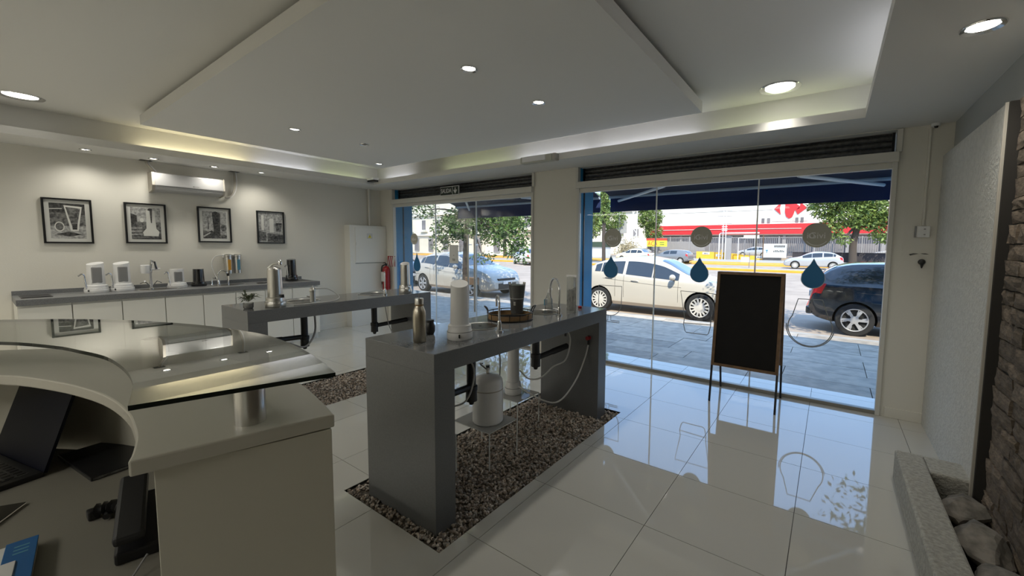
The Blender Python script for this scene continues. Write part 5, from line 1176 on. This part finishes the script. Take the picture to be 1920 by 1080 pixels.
# signs
t = thing('yellow_sign', 'red and yellow banner sign over the far grey hatchback', 'sign', (-21.6, 60, 1.5))
B(-23.2, 60, 1.55, -20.1, 60.06, 2.45).build('yellow_board', 'signy', t); B(-23.3, 60, 2.45, -20.1, 60.06, 2.80).build('red_board', 'txtr', t)
text('word', 'ACÁ', 1.0, (-22.3, 59.98, 1.98), t, 'txtr', scale=(.75, 1, 1), ext=.01)
for z in (2.1, 1.8): B(-21.2, 59.97, z, -20.5, 60, z+.12).build('print_line', 'leafy', t)
B(-21.7, 60.06, -.1, -21.6, 60.14, 1.6).build('post', 'fence', t)
t = thing('white_board_sign', 'white notice board on the far fence beside silver hatchback', 'sign', (-5.9, 59, .2))
B(-7.15, 59, .28, -4.6, 59.06, 2.02).build('board', 'txtw', t)
B(-6.0, 58.97, 1.55, -4.75, 59.0, 1.88).build('heading_panel', 'print_l', t)
for k in range(7): B(-5.95+.17*k, 58.96, 1.63+.03*(k % 2), -5.85+.17*k, 58.97, 1.80).build('print_mark', 'txtd', t)
for k in range(7): B(-6.05+.18*k, 58.97, .98, -5.93+.18*k, 59.0, 1.24 if k % 3 else 1.16).build('print_mark', 'print_g', t)
MB().xz([(-6.95, 1.25), (-6.62, 1.25), (-6.74, 1.05), (-6.74, .85), (-6.82, .85), (-6.82, 1.05)], 58.97, 59.0).build('emblem', 'cblue', t)
B(-7.3, 59.05, -.1, -7.2, 59.15, 3.2).build('post', 'wood2', t)
t = thing('yellow_barrier', 'yellow barrier wall with small arrow plates across the road', 'barrier', (-11.5, 60, -.15))
MB().xz([(-15.75, ZG), (-15.75, .93), (-12.0, .80), (-7.35, .34), (-7.35, ZG)], 59.8, 60.2).build('wall', 'yellowl', t)
for x, z in ((-14.9, .5), (-13.1, .25), (-8.2, .12)):
    p = B(x, 59.75, z, x+.95, 59.8, z+.32).build('arrow_plate', 'txtw', t); MB().xz([(x+.18, z+.16), (x+.38, z+.24), (x+.38, z+.19), (x+.75, z+.19), (x+.75, z+.13), (x+.38, z+.13), (x+.38, z+.08)], 59.72, 59.75).build('arrow', 'txtd', p)
t = thing('steel_fence', 'grey metal fence along the supermarket forecourt', 'fence', (-10, 64, -.1))
B(-24, 64, 2.9, 10, 64.06, 3.0).build('top_rail', 'fence', t); B(-24, 64, .9, 10, 64.06, 1.0).build('low_rail', 'fence', t)
mb = MB()
for k in range(150): mb.box(-24+.227*k, 64, .1, -24+.227*k+.06, 64.04, 2.95)
mb.build('bars', 'fence', t, kind='stuff')
for k in range(12): B(-24+3.0*k, 63.95, -.1, -23.88+3.0*k, 64.1, 3.1).build('post', 'fence', t)
tag(B(-24, 66.0, -.1, -16.2, 66.2, 2.4).build('grey_block_wall', 'fence'), 'low grey wall behind the far grey hatchback', 'wall')
tag(MB().box(-3.9, 58.0, -.15, 12, 58.25, .98).box(-3.9, 57.95, .98, 12, 58.3, 1.04).build('dark_wall', 'greyd') if 'greyd' in M else MB().box(-3.9, 58.0, -.15, 12, 58.25, .98).box(-3.9, 57.95, .98, 12, 58.3, 1.04).build('dark_wall', mat('dark wall', (.035, .03, .035), .8)), 'low dark wall across the road under the large tree', 'wall')
t = thing('entrance_gantry', 'white tubular entrance gantry across the road', 'gantry', (-9.5, 58, -.1))
MB().tube([(-12.35, 58, -.1), (-12.35, 58, 3.25), (-12.2, 58, 3.4), (-7.6, 58, 3.4)], .08, 8).build('frame', 'txtw', t, smooth=True)
MB().tube([(-10.0, 58, -.1), (-10.0, 58, 2.75), (-9.3, 58, 2.75)], .06, 8).build('inner_frame', 'txtw', t, smooth=True); B(-9.4, 58, 2.7, -7.6, 58.1, 3.1).build('header', 'txtw', t); B(-9.3, 58, -.1, -9.2, 58.1, 2.5).build('post', 'greyb', t)
MB().box(-11.7, 58.4, -.1, -10.95, 58.8, 3.0).build('grey_totem', 'fence', t); MB().tube([(-12.0, 57.9, -.1), (-12.0, 57.9, 1.2)], .09, 8).build('bollard', 'yellowl', t)
t = thing('lamp_mast', 'pale double mast with cross bars in front of red fascia', 'mast', (-11.7, 58, -.1))
for x in (-11.85, -11.5): MB().tube([(x, 57.6, -.1), (x, 57.6, 8.5)], .05, 6).build('pole', 'txtw', t, smooth=True)
for z in (4.6, 5.6, 6.3): MB().tube([(-12.6, 57.6, z), (-10.8, 57.6, z)], .04, 5).build('cross_bar', 'fence', t, smooth=True)
for z in (3.7, 3.95, 4.2): B(-12.0, 57.5, z, -11.35, 57.7, z+.08).build('bracket', 'txtw', t)
t = thing('lattice_tower', 'white lattice sign tower across the road at the left of wide window', 'tower', (-26.7, 60, -.1))
for x in (-28.2, -27.9, -25.6, -24.9): MB().tube([(x, 60, -.1), (x, 60, 11)], .09, 6).build('upright', 'txtw', t)
for k in range(9): MB().tube([(-25.6, 60, 1.5+k), (-24.9, 60, 2.5+k)] if k % 2 else [(-24.9, 60, 1.5+k), (-25.6, 60, 2.5+k)], .06, 5).build('brace', 'txtw', t)
B(-27.8, 59.9, 3.6, -26.6, 60, 5.6).build('sign_board', 'print_l', t); B(-27.8, 59.9, 1.9, -26.8, 60, 2.9).build('sign_board', 'txtw', t)
t = thing('kiosk', 'small green and white kiosk across the road beside blue pilaster', 'kiosk', (-31, 56, -.1))
B(-32.5, 56, -.1, -28.3, 58, 2.0).build('body', 'txtw', t); B(-32.6, 55.8, 1.4, -28.2, 58, 2.2).build('green_front', mat('kiosk green', (.04, .07, .05), .7), t); B(-33.0, 55.7, .3, -31.4, 55.9, 1.0).build('red_panel', 'txtr', t); B(-32.9, 55.6, 1.1, -32.2, 55.7, 2.1).build('poster', 'txtw', t)
t = thing('road_post', 'thin steel post with small plate before the far pavement', 'post', (-6.0, 41, ZG))
MB().tube([(-5.35, 36, ZG), (-5.35, 36, 1.1)], .03, 6).build('pole', 'greyb', t)
B(-5.95, 35.95, .35, -5.35, 36, .75).build('plate', 'txtw', t)
# facades far left
t = thing('corner_building', 'pale cream corner building seen through the glass doors', 'building', (-50, 44, -.1))
B(-75, 50, -.1, -36, 62, 10).build('wall', 'cream', t)
B(-75, 49.6, 3.2, -36, 50, 3.5).build('cornice', 'bld', t); B(-75, 49.5, 6.9, -36, 50, 7.3).build('cornice', 'bld', t)
for k in range(9):
    x = -72+4.1*k
    w = B(x, 49.85, 4.2, x+1.3, 50, 6.2).build('window', 'bld', t); B(x+.12, 49.8, 4.32, x+1.18, 49.86, 6.08).build('pane', 'greyb', w)
    w = B(x+1.9, 49.85, .3, x+3.2, 50, 2.7).build('shopfront', 'fence', t); B(x+2.0, 49.8, .5, x+3.1, 49.86, 2.5).build('pane', 'greyb', w)
    B(x-.3, 49.2, 3.9, x+1.6, 50, 4.05).build('balcony', 'bld', t)
t = thing('cream_building', 'plain cream building behind the far green trees', 'building', (-44, 80, -.1))
B(-48, 78, -.1, -30, 90, 9).build('wall', 'cream', t)
for k in range(5): w = B(-46+3.2*k, 77.9, 3.5, -44.6+3.2*k, 78, 5.2).build('window', 'bld', t); B(-45.85+3.2*k, 77.85, 3.65, -44.75+3.2*k, 77.9, 5.05).build('pane', 'greyb', w)
B(-48, 77.6, 8.6, -30, 78, 9).build('cornice', 'bld', t)
